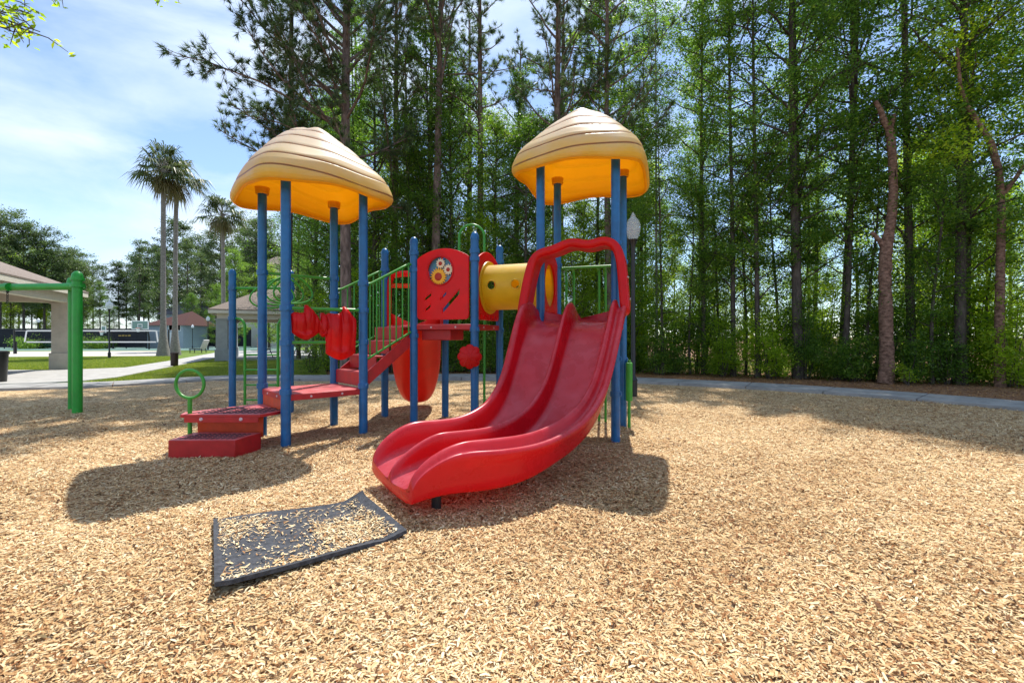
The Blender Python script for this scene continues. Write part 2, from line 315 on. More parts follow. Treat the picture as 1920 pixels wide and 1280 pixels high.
M['sticker'] = mat('faded_sticker', (.55,.50,.42), .6, .3, rgb2=(.62,.32,.24), vscale=30)
for k, z0, z1 in (('B', .98, 1.10), ('B', .86, .965), ('A', 1.02, 1.20)):
    x_, y_ = PO[k]; mb = MB(); rows = [[(x_+(PR+.002)*math.cos(a_), y_+(PR+.002)*math.sin(a_), z) for a_ in [R(175+55*q/6) for q in range(7)]] for z in (z0, z1)]; mb.grid(rows)
    mb.grid([[(x_+(PR-.002)*math.cos(a_), y_+(PR-.002)*math.sin(a_), z) for a_ in [R(175+55*q/6) for q in range(7)]] for z in (z0, z1)]); mb.build('sticker', M['sticker'], ps)
# ---- roofs
def roof(cx, cy, rot, apex, tilt, name='roof'):
    NT, a, n_ = 192, .79, 6.0
    prof = [(0,0),(.06,.003),(.14,.018),(.24,.055),(.34,.108),(.44,.175),(.54,.252),(.64,.338),(.74,.435),(.82,.51),(.89,.585),(.945,.665),(.98,.745),(1.0,.80),(1.0,.84),(.985,.870),(.965,.885),(.95,.87)]
    P2 = []
    for i in range(len(prof)-1):                    # refine
        for q in range(9):
            t_ = q/9; P2.append((prof[i][0]*(1-t_)+prof[i+1][0]*t_, prof[i][1]*(1-t_)+prof[i+1][1]*t_))
    P2.append(prof[-1])
    vs, g, dr = [], [], []
    for r, d in P2:
        for k in range(NT):
            th = 2*math.pi*k/NT; rr = a/((abs(math.cos(th))**n_+abs(math.sin(th))**n_)**(1/n_)); q4 = -math.cos(4*th)
            rad = r*(rr*min(1, .35+r*.75)+a*1.06*(1-min(1, .35+r*.75)))
            wv = (tilt*math.cos(th+rot)+.030*math.sin(3*th+.8+rot)+.024*math.sin(2*th+4*d+.5)+.02*q4)*min(1, r*1.6)
            facet = .03*q4*r*(1-r)*4*-1
            z = apex-d-.03*q4*max(0, (r-.5)*2)+facet-.004
            vs.append((rad*math.cos(th+rot)+cx, rad*math.sin(th+rot)+cy, z))
            lv = d+wv; lev = [.10,.20,.31,.42,.52]; g.append(lv if d < .82 else 9.0); dr.append(d)
    nr = len(P2); fs = []
    for i in range(nr-1):
        for k in range(NT): fs.append((i*NT+k, (i+1)*NT+k, (i+1)*NT+(k+1) % NT, i*NT+(k+1) % NT))
    off = world_loc(ps)
    # press the grooves in as well
    V_ = []
    for v, q0, d in zip(vs, g, dr):
        q = min(abs(q0-l) for l in (.13,.27,.43,.60,.76)); V_.append((v[0]-off.x, v[1]-off.y, v[2]-off.z-(.016*max(0, 1-q/.022) if d < .82 else 0)))
    me = bpy.data.meshes.new(name); me.from_pydata(V_, [], fs); me.polygons.foreach_set('use_smooth', [True]*len(fs))
    for nm, arr in (('groove', g), ('drop', dr)):
        at_ = me.attributes.new(nm, 'FLOAT', 'POINT'); at_.data.foreach_set('value', arr)
    me.update(); o = link(name, me, M['roof'], ps)
    # inner lining, a slightly smaller shell set under the outer skin
    vi = [( (v[0]+off.x-cx)*.972+cx-off.x, (v[1]+off.y-cy)*.972+cy-off.y, v[2]-.02) for v in V_[:NT*(nr-2)]]
    fi = [tuple(reversed(f)) for f in fs[:NT*(nr-3)]]
    mi = bpy.data.meshes.new('roof_lining'); mi.from_pydata(vi, [], fi); mi.polygons.foreach_set('use_smooth', [True]*len(fi)); mi.update(); link('roof_lining', mi, M['roof_in'], o)
    return o
def roof_sockets(keys, rf):
    for k in keys:
        x, y = PO[k]; c = MB(); zt = 3.0 if k in 'ABCD' else 3.37
        c.lathe((x, y, zt), [(.054,-.03),(.075,-.03),(.08,.02),(.085,.05)], 18); c.build('socket', M['roof_in'], rf)
rA = roof(-2.465, 5.626, .758, 3.76, -.06); roof_sockets('ABCD', rA)
rB = roof(.915, 5.811, -.339, 4.07, .06); roof_sockets('EFGH', rB)

def bar(a, b_, r, name, material, parent=ps, label=None, n=2):
    a = Vector(a); b_ = Vector(b_); mb = MB(); mb.tube([a.lerp(b_, i/(n-1)) for i in range(n)], r, 10); return mb.build(name, material, parent, label)
def inset(a, b_, d):                      # points d inside the two ends of post-to-post line
    a = Vector(a); b_ = Vector(b_); u = (b_-a).normalized(); return a+u*d, b_-u*d
def offs(poly, d):
    c = Vector((sum(p[0] for p in poly)/len(poly), sum(p[1] for p in poly)/len(poly)))
    return [tuple(c+(Vector(p)-c)*(1+d/(Vector(p)-c).length)) for p in poly]
# ---- decks
def deck(keys, z, th=.055):
    poly = [PO[k] for k in keys]; mb = MB(); mb.prism(offs(poly, .0), z-.012, z)
    n = len(poly)
    for i in range(n):
        a = Vector(poly[i]); b_ = Vector(poly[(i+1) % n]); u = (b_-a).normalized(); nn = Vector((-u.y, u.x)); m_ = (a+b_)/2; L_ = (b_-a).length/2
        mb.box((m_.x, m_.y, z-.034-.004), tuple(u*(L_-.05))+(0,), tuple(nn*.012)+(0,), (0,0,th/2+.006))
    o = mb.build('deck', M['red_metal'], ps, bevel=.004)
    for i in range(n):
        a = Vector(poly[i]); b_ = Vector(poly[(i+1) % n]); u = (b_-a).normalized(); nn = Vector((u.y, -u.x)) 
        if nn.dot((a+b_)/2-Vector((sum(p[0] for p in poly)/n, sum(p[1] for p in poly)/n))) < 0: nn = -nn
        for s in (.3, .7):
            q = a.lerp(b_, s)+nn*.012; bl = MB(); bl.tube([(q.x, q.y, z-.04), (q.x+nn.x*.008, q.y+nn.y*.008, z-.04)], [.014,.009], 8); bl.build('bolt', M['bolt'], o)
    return o
deck('BDCA', .57); deck('KLPN', 1.37); deck('KNM', 1.37); deck('EGHF', 1.37)
# ---- entry steps by the left tower
def step_top(mb, poly, z, nx, ny, o0, ux, uy):      # raised tread bars of the perforated surface
    for i in range(nx):
        for j in range(ny):
            c = Vector(o0)+Vector(ux)*((i+.5)/nx)+Vector(uy)*((j+.5)/ny)
            mb.box((c.x, c.y, z+.003), tuple(Vector(ux)*(.15/nx))+(0,), tuple(Vector(uy)*(.36/ny))+(0,), (0,0,.0025))
x0, y0 = G(315, 858)[0], G(315, 858)[1]
lo = MB(); lo.prism([(x0, y0), (-2.76*1.0, y0), (-2.70, 4.90), (-3.36, 4.94), (-3.44, 4.90)], -.02, .175)
st = lo.build('step', M['red_metal'], ps, 'low boxed entry step standing on the wood chips', bevel=.006)
mb = MB(); step_top(mb, None, .175, 11, 3, (-3.38, y0+.05), (.58, 0), (.06, .25)); mb.build('tread_grip', M['rubber'], st)
up = MB(); pl = [(-3.50, 4.80), (-2.66, 4.80), (-2.55, 5.03), (-3.03, 5.55), (-3.14, 5.55), (-3.56, 4.95)]
up.prism(pl, .352, .385); 
st2 = up.build('step', M['red_metal'], ps, 'upper perforated entry step below the left deck', bevel=.005)
fr = MB(); fr.abox(-3.46, -2.68, 4.80, 4.815, .30, .352); fr.build('step_edge', M['red_metal'], st2, bevel=.003)
mb = MB(); step_top(mb, None, .385, 12, 4, (-3.46, 4.86), (.80, 0), (.14, .40)); mb.build('tread_grip', M['rubber'], st2)
for x_ in (-3.28, -2.86): mb = MB(); mb.tube([(x_, 4.80, .335), (x_, 4.789, .335)], [.02,.014], 10); mb.build('bolt', M['bolt'], st2)
rs = MB(); rs.box((-3.07, 4.965, .235), (.355, 0, 0), (0, .008, 0), (0,0,.118)); rs.build('riser', M['riser'], ps)
rs = MB(); a, b_ = inset(PO['A'], PO['B'], .06); mid = (a+b_)/2; u = (b_-a).normalized(); rs.box((mid.x, mid.y, .45), tuple(u*(a-b_).length*.5)+(0,), (u.y*.008, -u.x*.008, 0), (0,0,.075)); rs.build('riser', M['riser'], ps)
# ---- ring hand hold
rh = MB(); rx, ry = -3.44, 4.86; rh.tube([(rx, ry, -.05), (rx, ry, .545)], .021, 12); o = rh.build('ring_handle', M['green'], ps)
rr = MB(); rr.tube([(rx+.15*math.cos(a_), ry, .70+.15*math.sin(a_)) for a_ in [2*math.pi*k/40 for k in range(40)]], .0165, 10, closed=True); rr.build('ring', M['green'], o)
# ---- store bars and hanging red moulded panels between B and D
a3, b3 = V2(PO['B'], 1.52), V2(PO['D'], 1.53); bar(a3, b3, .021, 'rail', M['green'])
a3, b3 = V2(PO['B'], 1.14), V2(PO['D'], 1.14); u = (b3-a3).normalized(); bar(a3, a3+u*.47, .018, 'rail', M['green']); bar(b3-u*.12, b3, .018, 'rail', M['green'])
def moulded(s0, s1, zt, zb, nrib, lobes, knob):
    mb = MB(); nx, nz_ = 40, 24; A_ = V2(PO['B'], 0); n_ = Vector((u.y, -u.x, 0)); rows_f, rows_b = [], []
    for j in range(nz_+1):
        v = j/nz_; rf_, rb_ = [], []
        for i in range(nx+1):
            q = i/nx; s = s0+(s1-s0)*q
            taper = 1-.07*v; s = (s0+s1)/2+(s-(s0+s1)/2)*taper
            top = zt+.025*math.cos(2*math.pi*q*1.5)-.07*abs(2*q-1)**3; bot = zb+.05*abs(math.cos(math.pi*q*lobes))**2+.03*abs(2*q-1)**4
            z = top+(bot-top)*v; dep = .045*math.sin(math.pi*min(1, v*1.05)**.7)+.026*abs(math.cos(math.pi*q*nrib))*(1-v)**.3+.035*math.exp(-((v-.86)/.09)**2)*(1-abs(2*q-1))
            dep *= (1-abs(2*q-1)**4)**.5
            p = A_+u*s+n_*(.015+dep)+Vector((0,0,z)); rf_.append(tuple(p)); rb_.append(tuple(p-n_*(.012)))
        rows_f.append(rf_); rows_b.append(rb_)
    mb.grid(rows_f); mb.grid(rows_b)
    for ra, rb2 in ((rows_f[0], rows_b[0]), (rows_f[-1], rows_b[-1])): mb.grid([ra, rb2])
    mb.grid([[r[0] for r in rows_f], [r[0] for r in rows_b]]); mb.grid([[r[-1] for r in rows_f], [r[-1] for r in rows_b]])
    k0 = s0+(s1-s0)*knob; c = A_+u*k0+Vector((0,0,0))
    pts = [(.02,.05,-.16),(.03,.055,-.06),(.034,.03,.03),(.03,-.005,.055),(.02,-.035,.02)]
    mb.tube([c+n_*q[1]+Vector((0,0,zt-.01+q[2]*.8)) for q in pts], [.035,.042,.04,.034,.02], 12)
    return mb.build('moulded_panel', M['red'], ps, angle=60)
moulded(.05, .36, 1.50, 1.17, 3, 1, .55)
moulded(.33, .47, 1.42, 1.20, 1, 1, .5)
moulded(.42, .80, 1.50, .93, 3, 1, .62)
# ---- stairs D-C up to K-M
dD, dC, dK, dM = (V2(PO[k], 0) for k in 'DCKM')
for s, (a, b_) in enumerate(((dD, dK), (dC, dM))):
    a2, b2 = a.lerp(b_, .10), b_.lerp(a, .08); run = (b2-a2); nn = Vector((run.y, -run.x, 0)).normalized()*(1 if s == 0 else -1)
    mb = MB(); zs = [(.80,.56),(1.36,1.06)]
    q = [a2+Vector((0,0,.60)), b2+Vector((0,0,1.06)), b2+Vector((0,0,1.24)), a2+Vector((0,0,.78))]
    th = nn*.012; off_ = -nn*.03
    vs = [p+off_+th for p in q]+[p+off_-th for p in q]; mb.add(vs, [(0,1,2,3),(7,6,5,4),(0,4,5,1),(1,5,6,2),(2,6,7,3),(3,7,4,0)], False)
    mb.build('stringer', M['red_metal'], ps, bevel=.004)
    # guard rail with balusters
    zt = lambda k: 1.80+(2.16-1.80)*k
    zb = lambda k: .93+(1.27-.93)*k
    g_ = MB(); A0, B0 = a.lerp(b_, .06), b_.lerp(a, .06)
    top = [A0+Vector((0,0,1.86)), A0.lerp(B0, .03)+Vector((0,0,1.86))]+[A0.lerp(B0, k)+Vector((0,0,zt(k)+.035)) for k in (.1,.4,.7,.95)]+[B0+Vector((0,0,2.17))]
    g_.tube(top, .017, 10); go = g_.build('guard_rail', M['green'], ps)
    g_ = MB(); g_.tube([A0.lerp(B0, .02)+Vector((0,0,zb(0))), B0+Vector((0,0,zb(1)))], .014, 10); g_.build('bottom_rail', M['green'], go)
    for i in range(7):
        k = .07+i*.145; p = A0.lerp(B0, k); bar(p+Vector((0,0,zb(k)+.005)), p+Vector((0,0,zt(k)+.03)), .010, 'baluster', M['green'], go)
for i in range(4):
    k0, k1 = i/4+.0, (i+1)/4+.04; z = .57+.2*(i+1)*.98; z = min(z, 1.345)
    if i == 3: k1 = 1.0
    a, b_ = dD.lerp(dK, k0+.02), dC.lerp(dM, k0+.02); c, d = dD.lerp(dK, k1), dC.lerp(dM, k1); i0 = .045
    a, b_ = a.lerp(b_, i0), b_.lerp(a, i0); c, d = c.lerp(d, i0), d.lerp(c, i0)
    mb = MB(); mb.prism([(a.x, a.y), (b_.x, b_.y), (d.x, d.y), (c.x, c.y)], z-.028, z)
    m_ = (a+b_)/2; uu = (b_-a)/2; fw = (dK-dD).normalized()
    mb.box((m_.x, m_.y, z-.09-.003), tuple(uu*.985), tuple(fw*.008), (0,0,.085))
    mb.build('stair_tread', M['red_metal'], ps, bevel=.004)
# ---- overhead ring ladder from A-C to Q-R
aA, aC, aQ, aR = (V2(PO[k], 0) for k in 'ACQR')
oh = bar(V2(PO['A'], 2.0), V2(PO['C'], 2.0), .02, 'overhead_ladder', M['green'])
bar(V2(PO['Q'], 1.98), V2(PO['R'], 1.98), .02, 'crossbar', M['green'], oh)
m0 = (aA+aC)/2+Vector((0,0,2.0)); m1 = (aQ+aR)/2+Vector((0,0,1.98)); dd = (m1-m0).normalized(); side = Vector((dd.y, -dd.x, 0)).normalized()
mb = MB(); mb.tube([m0.lerp(m1, k/10)+Vector((0,0,.05*math.sin(math.pi*k/10))) for k in range(11)], .022, 10); mb.build('beam', M['green'], oh)
for k in (.14,.34,.56,.80):
    c = m0.lerp(m1, k)+Vector((0,0,.05*math.sin(math.pi*k)))
    pts = []
    for q in range(40):
        a_ = 2*math.pi*q/40; xx = .24*math.sin(a_)*(1-.35*math.cos(a_)); zz = -.18+.185*math.cos(a_); pts.append(c+side*xx+dd*(.02*math.sin(a_))+Vector((0,0,zz)))
    r_ = MB(); r_.tube(pts, .0125, 8, closed=True); r_.build('hand_ring', M['green'], oh)
# ---- rung ladder on Q-R
lQ = V2(PO['Q'], 0); lR = V2(PO['R'], 0); uq = (lR-lQ).normalized(); nq = Vector((uq.y, -uq.x, 0))
ld = None
for s, base in ((1, lQ), (-1, lR)):
    mb = MB(); off2 = uq*s; pts = [base+Vector((0,0,1.50))+off2*.04]
    for k in range(9):
        a_ = R(90)*k/8; pts.append(base+off2*(.07+.13*math.sin(a_))+Vector((0,0,1.37+.13*math.cos(a_))))
    pts.append(base+off2*.20+Vector((0,0,-.1))); mb.tube(pts, .02, 10)
    if ld is None: ld = mb.build('ladder', M['green'], ps)
    else: mb.build('side_rail', M['green'], ld)
for z in (.20,.44,.68,.92): bar(lQ+uq*.20+Vector((0,0,z)), lR-uq*.20+Vector((0,0,z)), .014, 'rung', M['green'], ld)
# ---- flower window panel between K and L
kK, kL = V2(PO['K'], 0), V2(PO['L'], 0); ukl = (kL-kK).normalized(); Lk = (kL-kK).length; nkl = Vector((ukl.y, -ukl.x, 0))
def panel_outline(w_, z0, z1, arch, rc=.06):
    pts = [(rc, z0), (w_-rc, z0)]
    pts += [(w_-rc+rc*math.sin(a_), z0+rc-rc*math.cos(a_)) for a_ in [R(90)*k/6 for k in range(1, 7)]]
    for k in range(0, 21):
        q = k/20; pts.append((w_-w_*q-0*q, z1-arch+arch*math.sin(math.pi*q)**.8 if 0 < k < 20 else z1-arch))
    pts += [(rc-rc*math.cos(a_), z0+rc-rc*math.sin(a_)) for a_ in [R(90)*k/6 for k in range(0, 6)]]
    return pts
w_ = Lk-.14; cxw, czw, rw = .345, 2.07, .19
def slot(x0, z0, x1, z1, wd): return [(x0, z0-wd/2), (x1, z1-wd/2), (x1+.005, z1+wd/2), (x0+.004, z0+wd/2)]
holes = [circle(cxw, czw, rw, 40), slot(.11,1.70,.21,1.77,.045), slot(.12,1.56,.20,1.62,.04), slot(.34,1.70,.43,1.78,.05), slot(.37,1.54,.62,1.79,.07)]
fp = curve_panel(panel_outline(w_, 1.43, 2.36, .12), holes, .03, .006, kK+ukl*.07+nkl*.02, ukl, 'flower_panel', M['red'], ps)
oc = kK+ukl*(.07+cxw)+nkl*.02+Vector((0,0,czw))
def disc3(c, ax_, r, d0, d1, name, material, parent, n=32, rad=None, dish=0):
    upv = Vector((0,0,1)); nn = Vector((ax_.y, -ax_.x, 0)); mb = MB(); ring = lambda d, k_: [tuple(c+nn*d+ax_*(k_*(rad(a_) if rad else r)*math.cos(a_))+upv*(k_*(rad(a_) if rad else r)*math.sin(a_))) for a_ in [2*math.pi*q/n for q in range(n)]]
    mb.grid([ring(d0, 1), ring(d1*.7+d0*.3, 1), ring(d1, .93), ring(d1+dish, .5), ring(d1+dish*1.2, .01)], closed_u=True); r0 = ring(d0, 1); mb.add(r0, [tuple(range(n))[::-1]])
    return mb.build(name, material, parent, angle=50)
mrim = MB(); mrim.tube([oc+ukl*(rw*math.cos(a_))+Vector((0,0,rw*math.sin(a_)))+nkl*.015 for a_ in [2*math.pi*k/40 for k in range(40)]], .012, 8, closed=True); mrim.build('window_rim', M['red'], fp)
M['bubble'] = mat('bubble_backing', (.05,.20,.22), .15, .6, rgb2=(.10,.16,.34), vscale=9)
disc3(oc, ukl, rw*.99, -.03, -.018, 'window_disc', M['bubble'], fp)
M['petal_y'] = mat('sunflower_gear', (.85,.42,.02), .4, .4, var=.05); M['petal_w'] = mat('daisy_gear', (.75,.62,.42), .4, .4, var=.05); M['core'] = mat('gear_core', (.42,.03,.015), .5, .4)
def gear(cx_, cz_, r, nteeth, mpet, depth, rc_):
    c = oc+ukl*cx_+Vector((0,0,cz_)); g_ = disc3(c, ukl, r, depth, depth+.012, 'flower_gear', mpet, fp, n=nteeth*6, rad=lambda a_: r*(.86+.14*math.cos(nteeth*a_)))
    disc3(c, ukl, rc_, depth+.011, depth+.02, 'gear_core', M['core'], g_, n=20, dish=.006)
gear(-.035, -.075, .125, 20, M['petal_y'], -.012, .052); gear(.0, .095, .07, 12, M['petal_w'], -.004, .026); gear(.115, .01, .075, 12, M['petal_w'], .0, .026)
gear(.02, .17, .05, 9, mat('blue_gear', (.03,.12,.40), .4), -.014, .018)
# ---- tunnel panels and tunnel
def tunnel_panel(ka, kb, zt, r, zc, out):
    a, b_ = V2(PO[ka], 0), V2(PO[kb], 0); u_ = (b_-a).normalized(); L_ = (b_-a).length
    ol = panel_outline(L_-.14, 1.43, zt, .14); sl = [slot(x_, 1.475, x_+.05, 1.475, .05) for x_ in (.1,.2,.3,.4,.5,.6)]
    return curve_panel(ol, [circle((L_-.14)/2, zc, r, 40)]+sl, .03, .006, a+u_*.07, u_, 'tunnel_panel', M['red'], ps)
ZT, RT = 1.875, .275
tunnel_panel('L', 'P', 2.36, RT, ZT, 1); tunnel_panel('E', 'F', 2.34, RT, ZT, -1)
mA = (V2(PO['L'], 0)+V2(PO['P'], 0))/2; mB_ = (V2(PO['E'], 0)+V2(PO['F'], 0))/2; dt = (mB_-mA).normalized(); sdv = Vector((dt.y, -dt.x, 0)); Lt = (mB_-mA).length
mb = MB(); NS, NA = 14, 48; hz = {}
def tun(r, s, a_): return mA+dt*s+sdv*(r*math.sin(a_))+Vector((0,0,ZT+r*1.0*math.cos(a_)))
tr_ = RT+.03
# outer and inner skin, with round port holes cut by leaving faces out of a fine grid
rows_o, rows_i = [], []; NS, NA = 60, 120
ports = [(.20, R(90)), (.58, R(90)), (.40, R(270))]
for i in range(NS+1):
    s = .02+(Lt-.04)*i/NS; rows_o.append([tun(tr_, s, 2*math.pi*k/NA) for k in range(NA)]); rows_i.append([tun(tr_-.014, s, 2*math.pi*k/NA) for k in range(NA)])
def inport(i, k):
    s = .02+(Lt-.04)*(i+.5)/NS; a_ = 2*math.pi*(k+.5)/NA
    return any(((s-Lt*ps_)**2+((a_-pa)*tr_)**2) < .062**2 for ps_, pa in ports)
vs = [p for r in rows_o for p in r]; fs = [(i*NA+k, i*NA+(k+1) % NA, (i+1)*NA+(k+1) % NA, (i+1)*NA+k) for i in range(NS) for k in range(NA) if not inport(i, k)]
mb.add(vs, fs); vs = [p for r in rows_i for p in r]; mb.add(vs, [f[::-1] for f in fs])
tn = mb.build('tunnel', M['yellow'], ps, recalc=False, angle=60)
for s in (.028, Lt-.028):
    fl = MB(); prf = [(tr_-.016,-.012),(tr_+.05,-.012),(tr_+.055,0),(tr_+.05,.012),(tr_+.012,.016),(tr_-.016,.016)]
    if s > .5: prf = [(r_, -d_) for r_, d_ in prf]
    rows = [[mA+dt*(s+d_)+sdv*(r_*math.sin(a_))+Vector((0,0,ZT+r_*math.cos(a_))) for a_ in [2*math.pi*k/48 for k in range(48)]] for r_, d_ in prf]
    fl.grid(rows, closed_u=True, closed_v=True); fl.build('flange', M['yellow'], tn)
for q, (ps_, pa) in enumerate(ports):
    c = mA+dt*(Lt*ps_)+sdv*(tr_*math.sin(pa))+Vector((0,0,ZT)); sg = 1 if math.sin(pa) > 0 else -1
    pr_ = MB(); pr_.tube([c+dt*(.062*math.cos(a_))+Vector((0,0,.062*math.sin(a_)))+sdv*(.0*sg) for a_ in [2*math.pi*k/32 for k in range(32)]], .009, 8, closed=True); pr_.build('porthole_rim', M['yellow'], tn)
# ---- shell disc on post L
cL = V2(PO['L'], .955)+Vector((-.055, -.085, 0)); axd = Vector((1, -.1, 0)).normalized()
do = disc3(cL, axd, .15, 0, -.03*-1, 'shell_disc', M['red'], ps, n=48, rad=lambda a_: .156*(.86+.14*abs(math.cos(4*a_))**.6), dish=.02)
rb = MB(); nd = Vector((axd.y, -axd.x, 0))
for k in range(8):
    a_ = math.pi*k/4+.2; rb.tube([cL+nd*.052, cL+nd*.035+axd*(.13*math.cos(a_))+Vector((0,0,.13*math.sin(a_)))], [.016,.009], 6)
rb.build('shell_rib', M['red'], do)
# ---- loop climber behind N-P, with sliding pole
nP, nN = V2(PO['P'], 0), V2(PO['N'], 0); un = (nP-nN).normalized(); on = Vector((-un.y, un.x, 0)); m_ = (nP+nN)/2+on*.35
Yl = 7.2; xl, xr = (861-960)/F*Yl, (908-960)/F*Yl; rr_ = (xr-xl)/2; cz = 2.78
pts = [(xl, Yl, 1.3)]+[(xl+rr_-rr_*math.cos(a_), Yl, cz+rr_*math.sin(a_)) for a_ in [math.pi*k/14 for k in range(15)]]+[(xr, Yl, -.1)]
mb = MB(); mb.tube(pts, .02, 10); lo_ = mb.build('loop_pole', M['green'], ps)
bar((xl, Yl, 1.35), V2(PO['N'], 1.35), .014, 'bracket', M['green'], lo_); bar((xr, Yl, 1.9), V2(PO['P'], 1.9), .014, 'bracket', M['green'], lo_); bar((xl, Yl, 2.3), V2(PO['N'], 2.2), .014, 'bracket', M['green'], lo_)
# ---- bar climber behind F-H
fF, fH = V2(PO['F'], 0), V2(PO['H'], 0); uf = (fH-fF).normalized(); of = Vector((-uf.y, uf.x, 0)); cl = None
for k in (.10,.22,.62,.72):
    p = fF.lerp(fH, k)+of*.18
    pts = [p+Vector((0,0,-.1)), p+Vector((0,0,2.05)), p+Vector((0,0,2.13))-of*.03, p+Vector((0,0,2.16))-of*.12]
    mb = MB(); mb.tube(pts, .017, 8); o = mb.build('climber' if cl is None else 'climber_bar', M['green'], ps if cl is None else cl); cl = cl or o
for z in (.3,.6,.9,1.15): bar(fF.lerp(fH,.10)+of*.18+Vector((0,0,z)), fF.lerp(fH,.72)+of*.18+Vector((0,0,z)), .012, 'rung', M['green'], cl)
bar(V2(PO['F'], 2.16), V2(PO['H'], 2.16), .017, 'crossbar', M['green'], cl)
bar(V2(PO['G'], 2.28), V2(PO['H'], 2.28), .017, 'rail', M['green']); bar(V2(PO['G'], 1.72), V2(PO['H'], 1.72), .017, 'rail', M['green'])
# green sleeve and thin pole beside H
sx, sy = PO['H'][0]+.06, PO['H'][1]-.10
mb = MB(); mb.tube([(sx, sy, -.1), (sx, sy, .9)], .02, 10); o = mb.build('grip_pole', M['green'], ps)
mb = MB(); mb.lathe((sx, sy, .36), [(.03,0),(.043,.01),(.043,.50),(.03,.51)], 14); mb.build('sleeve', M['green'], o)
bar((sx, sy, .88), V2(PO['H'], .88), .012, 'bracket', M['blue'], o)
# ---- rear chute slide from M-N
a, b_ = V2(PO['N'], 0), V2(PO['M'], 0); ue = (b_-a).normalized(); oe = Vector((ue.y, -ue.x, 0)); mm_ = (a+b_)/2
if oe.y < 0: oe = -oe
rows = []; TT = [0,.08,.18,.3,.45,.6,.75,.88,1.0]
for t_ in TT:
    s = .02+t_*1.15; z = 1.33*(1-soft(t_))+.16*soft(t_); z = 1.34 if t_ == 0 else z; w2 = .36*(1-.25*soft(max(0, t_-.6)/.4)); hh = .26
    sec = [(-w2-.03, hh), (-w2-.045, hh-.04), (-w2-.01, .02), (-w2*.72,-.10), (-w2*.3,-.14), (w2*.3,-.14), (w2*.72,-.10), (w2+.01,.02), (w2+.045, hh-.04), (w2+.03, hh), (w2-.02, hh-.06), (w2-.05,.04), (w2*.6,-.06), (0,-.09), (-w2*.6,-.06), (-w2+.05,.04), (-w2+.02, hh-.06)]
    rows.append([mm_+oe*s+ue*q+Vector((0,0,z+zz)) for q, zz in sec])
mb = MB(); mb.grid(rows, closed_u=True); mb.add(rows[0], [tuple(range(17))[::-1]]); mb.add(rows[-1], [tuple(range(17))])
bs = mb.build('rear_slide', M['chute'], ps, 'red chute slide glowing orange, leaving the small rear deck', sub=2)
hd = MB(); sec = [(-.09,-.035),(.09,-.035),(.11,0),(.09,.035),(-.09,.035),(-.11,0)]
pth = [(-.40,1.36),(-.40,1.7),(-.39,2.0),(-.34,2.13),(-.2,2.16),(0,2.17),(.2,2.16),(.34,2.13),(.39,2.0),(.40,1.7),(.40,1.36)]
hd.sweep([mm_+oe*.06+ue*q+Vector((0,0,z)) for q, z in pth], sec, oe); hd.build('slide_hood', M['red'], bs)
bar(mm_+oe*.05-ue*.38+Vector((0,0,1.98)), mm_+oe*.05+ue*.38+Vector((0,0,1.98)), .035, 'sit_bar', M['orange'], bs)
# ---- under-deck chute housing seen below the middle deck
uh = MB(); a, b_ = kK+ukl*.06, kK+ukl*.50; o_ = Vector((-ukl.y, ukl.x, 0))*.5
uh.prism([tuple((a+o_*.2)[:2]), tuple((b_+o_*.2)[:2]), tuple((b_+o_*1.0)[:2]), tuple((a+o_*1.0)[:2])], 1.16, 1.30); uh.build('deck_bracket', M['red_metal'], ps, bevel=.01)

# ---- twin slide
tt = np.linspace(0, 1, 11)
PX = np.array([.765,.672,.572,.465,.335,.181,.002,-.197,-.413,-.641,-.874]); PY = np.array([5.42,5.123,4.859,4.602,4.355,4.123,3.909,3.714,3.539,3.378,3.226])
ZS = np.array([1.375,1.355,1.235,.955,.610,.400,.300,.262,.270,.272,.215]); HR = np.array([.13,.24,.28,.26,.22,.21,.208,.205,.202,.19,.03])
WW = np.array([.475,.485,.49,.485,.475,.465,.455,.445,.43,.415,.39])
def sm(arr, t_):                                       # smooth (Catmull-Rom) lookup
    x = t_*10; i = min(9, int(x)); f_ = x-i; g_ = lambda k: arr[max(0, min(10, k))]
    p0, p1, p2, p3 = g_(i-1), g_(i), g_(i+1), g_(i+2); return .5*((2*p1)+(-p0+p2)*f_+(2*p0-5*p1+4*p2-p3)*f_**2+(-p0+3*p1-3*p2+p3)*f_**3)
rows = []; TS = list(np.linspace(0, .9, 28))+[.925,.945,.96,.972,.984,.993,1.0]
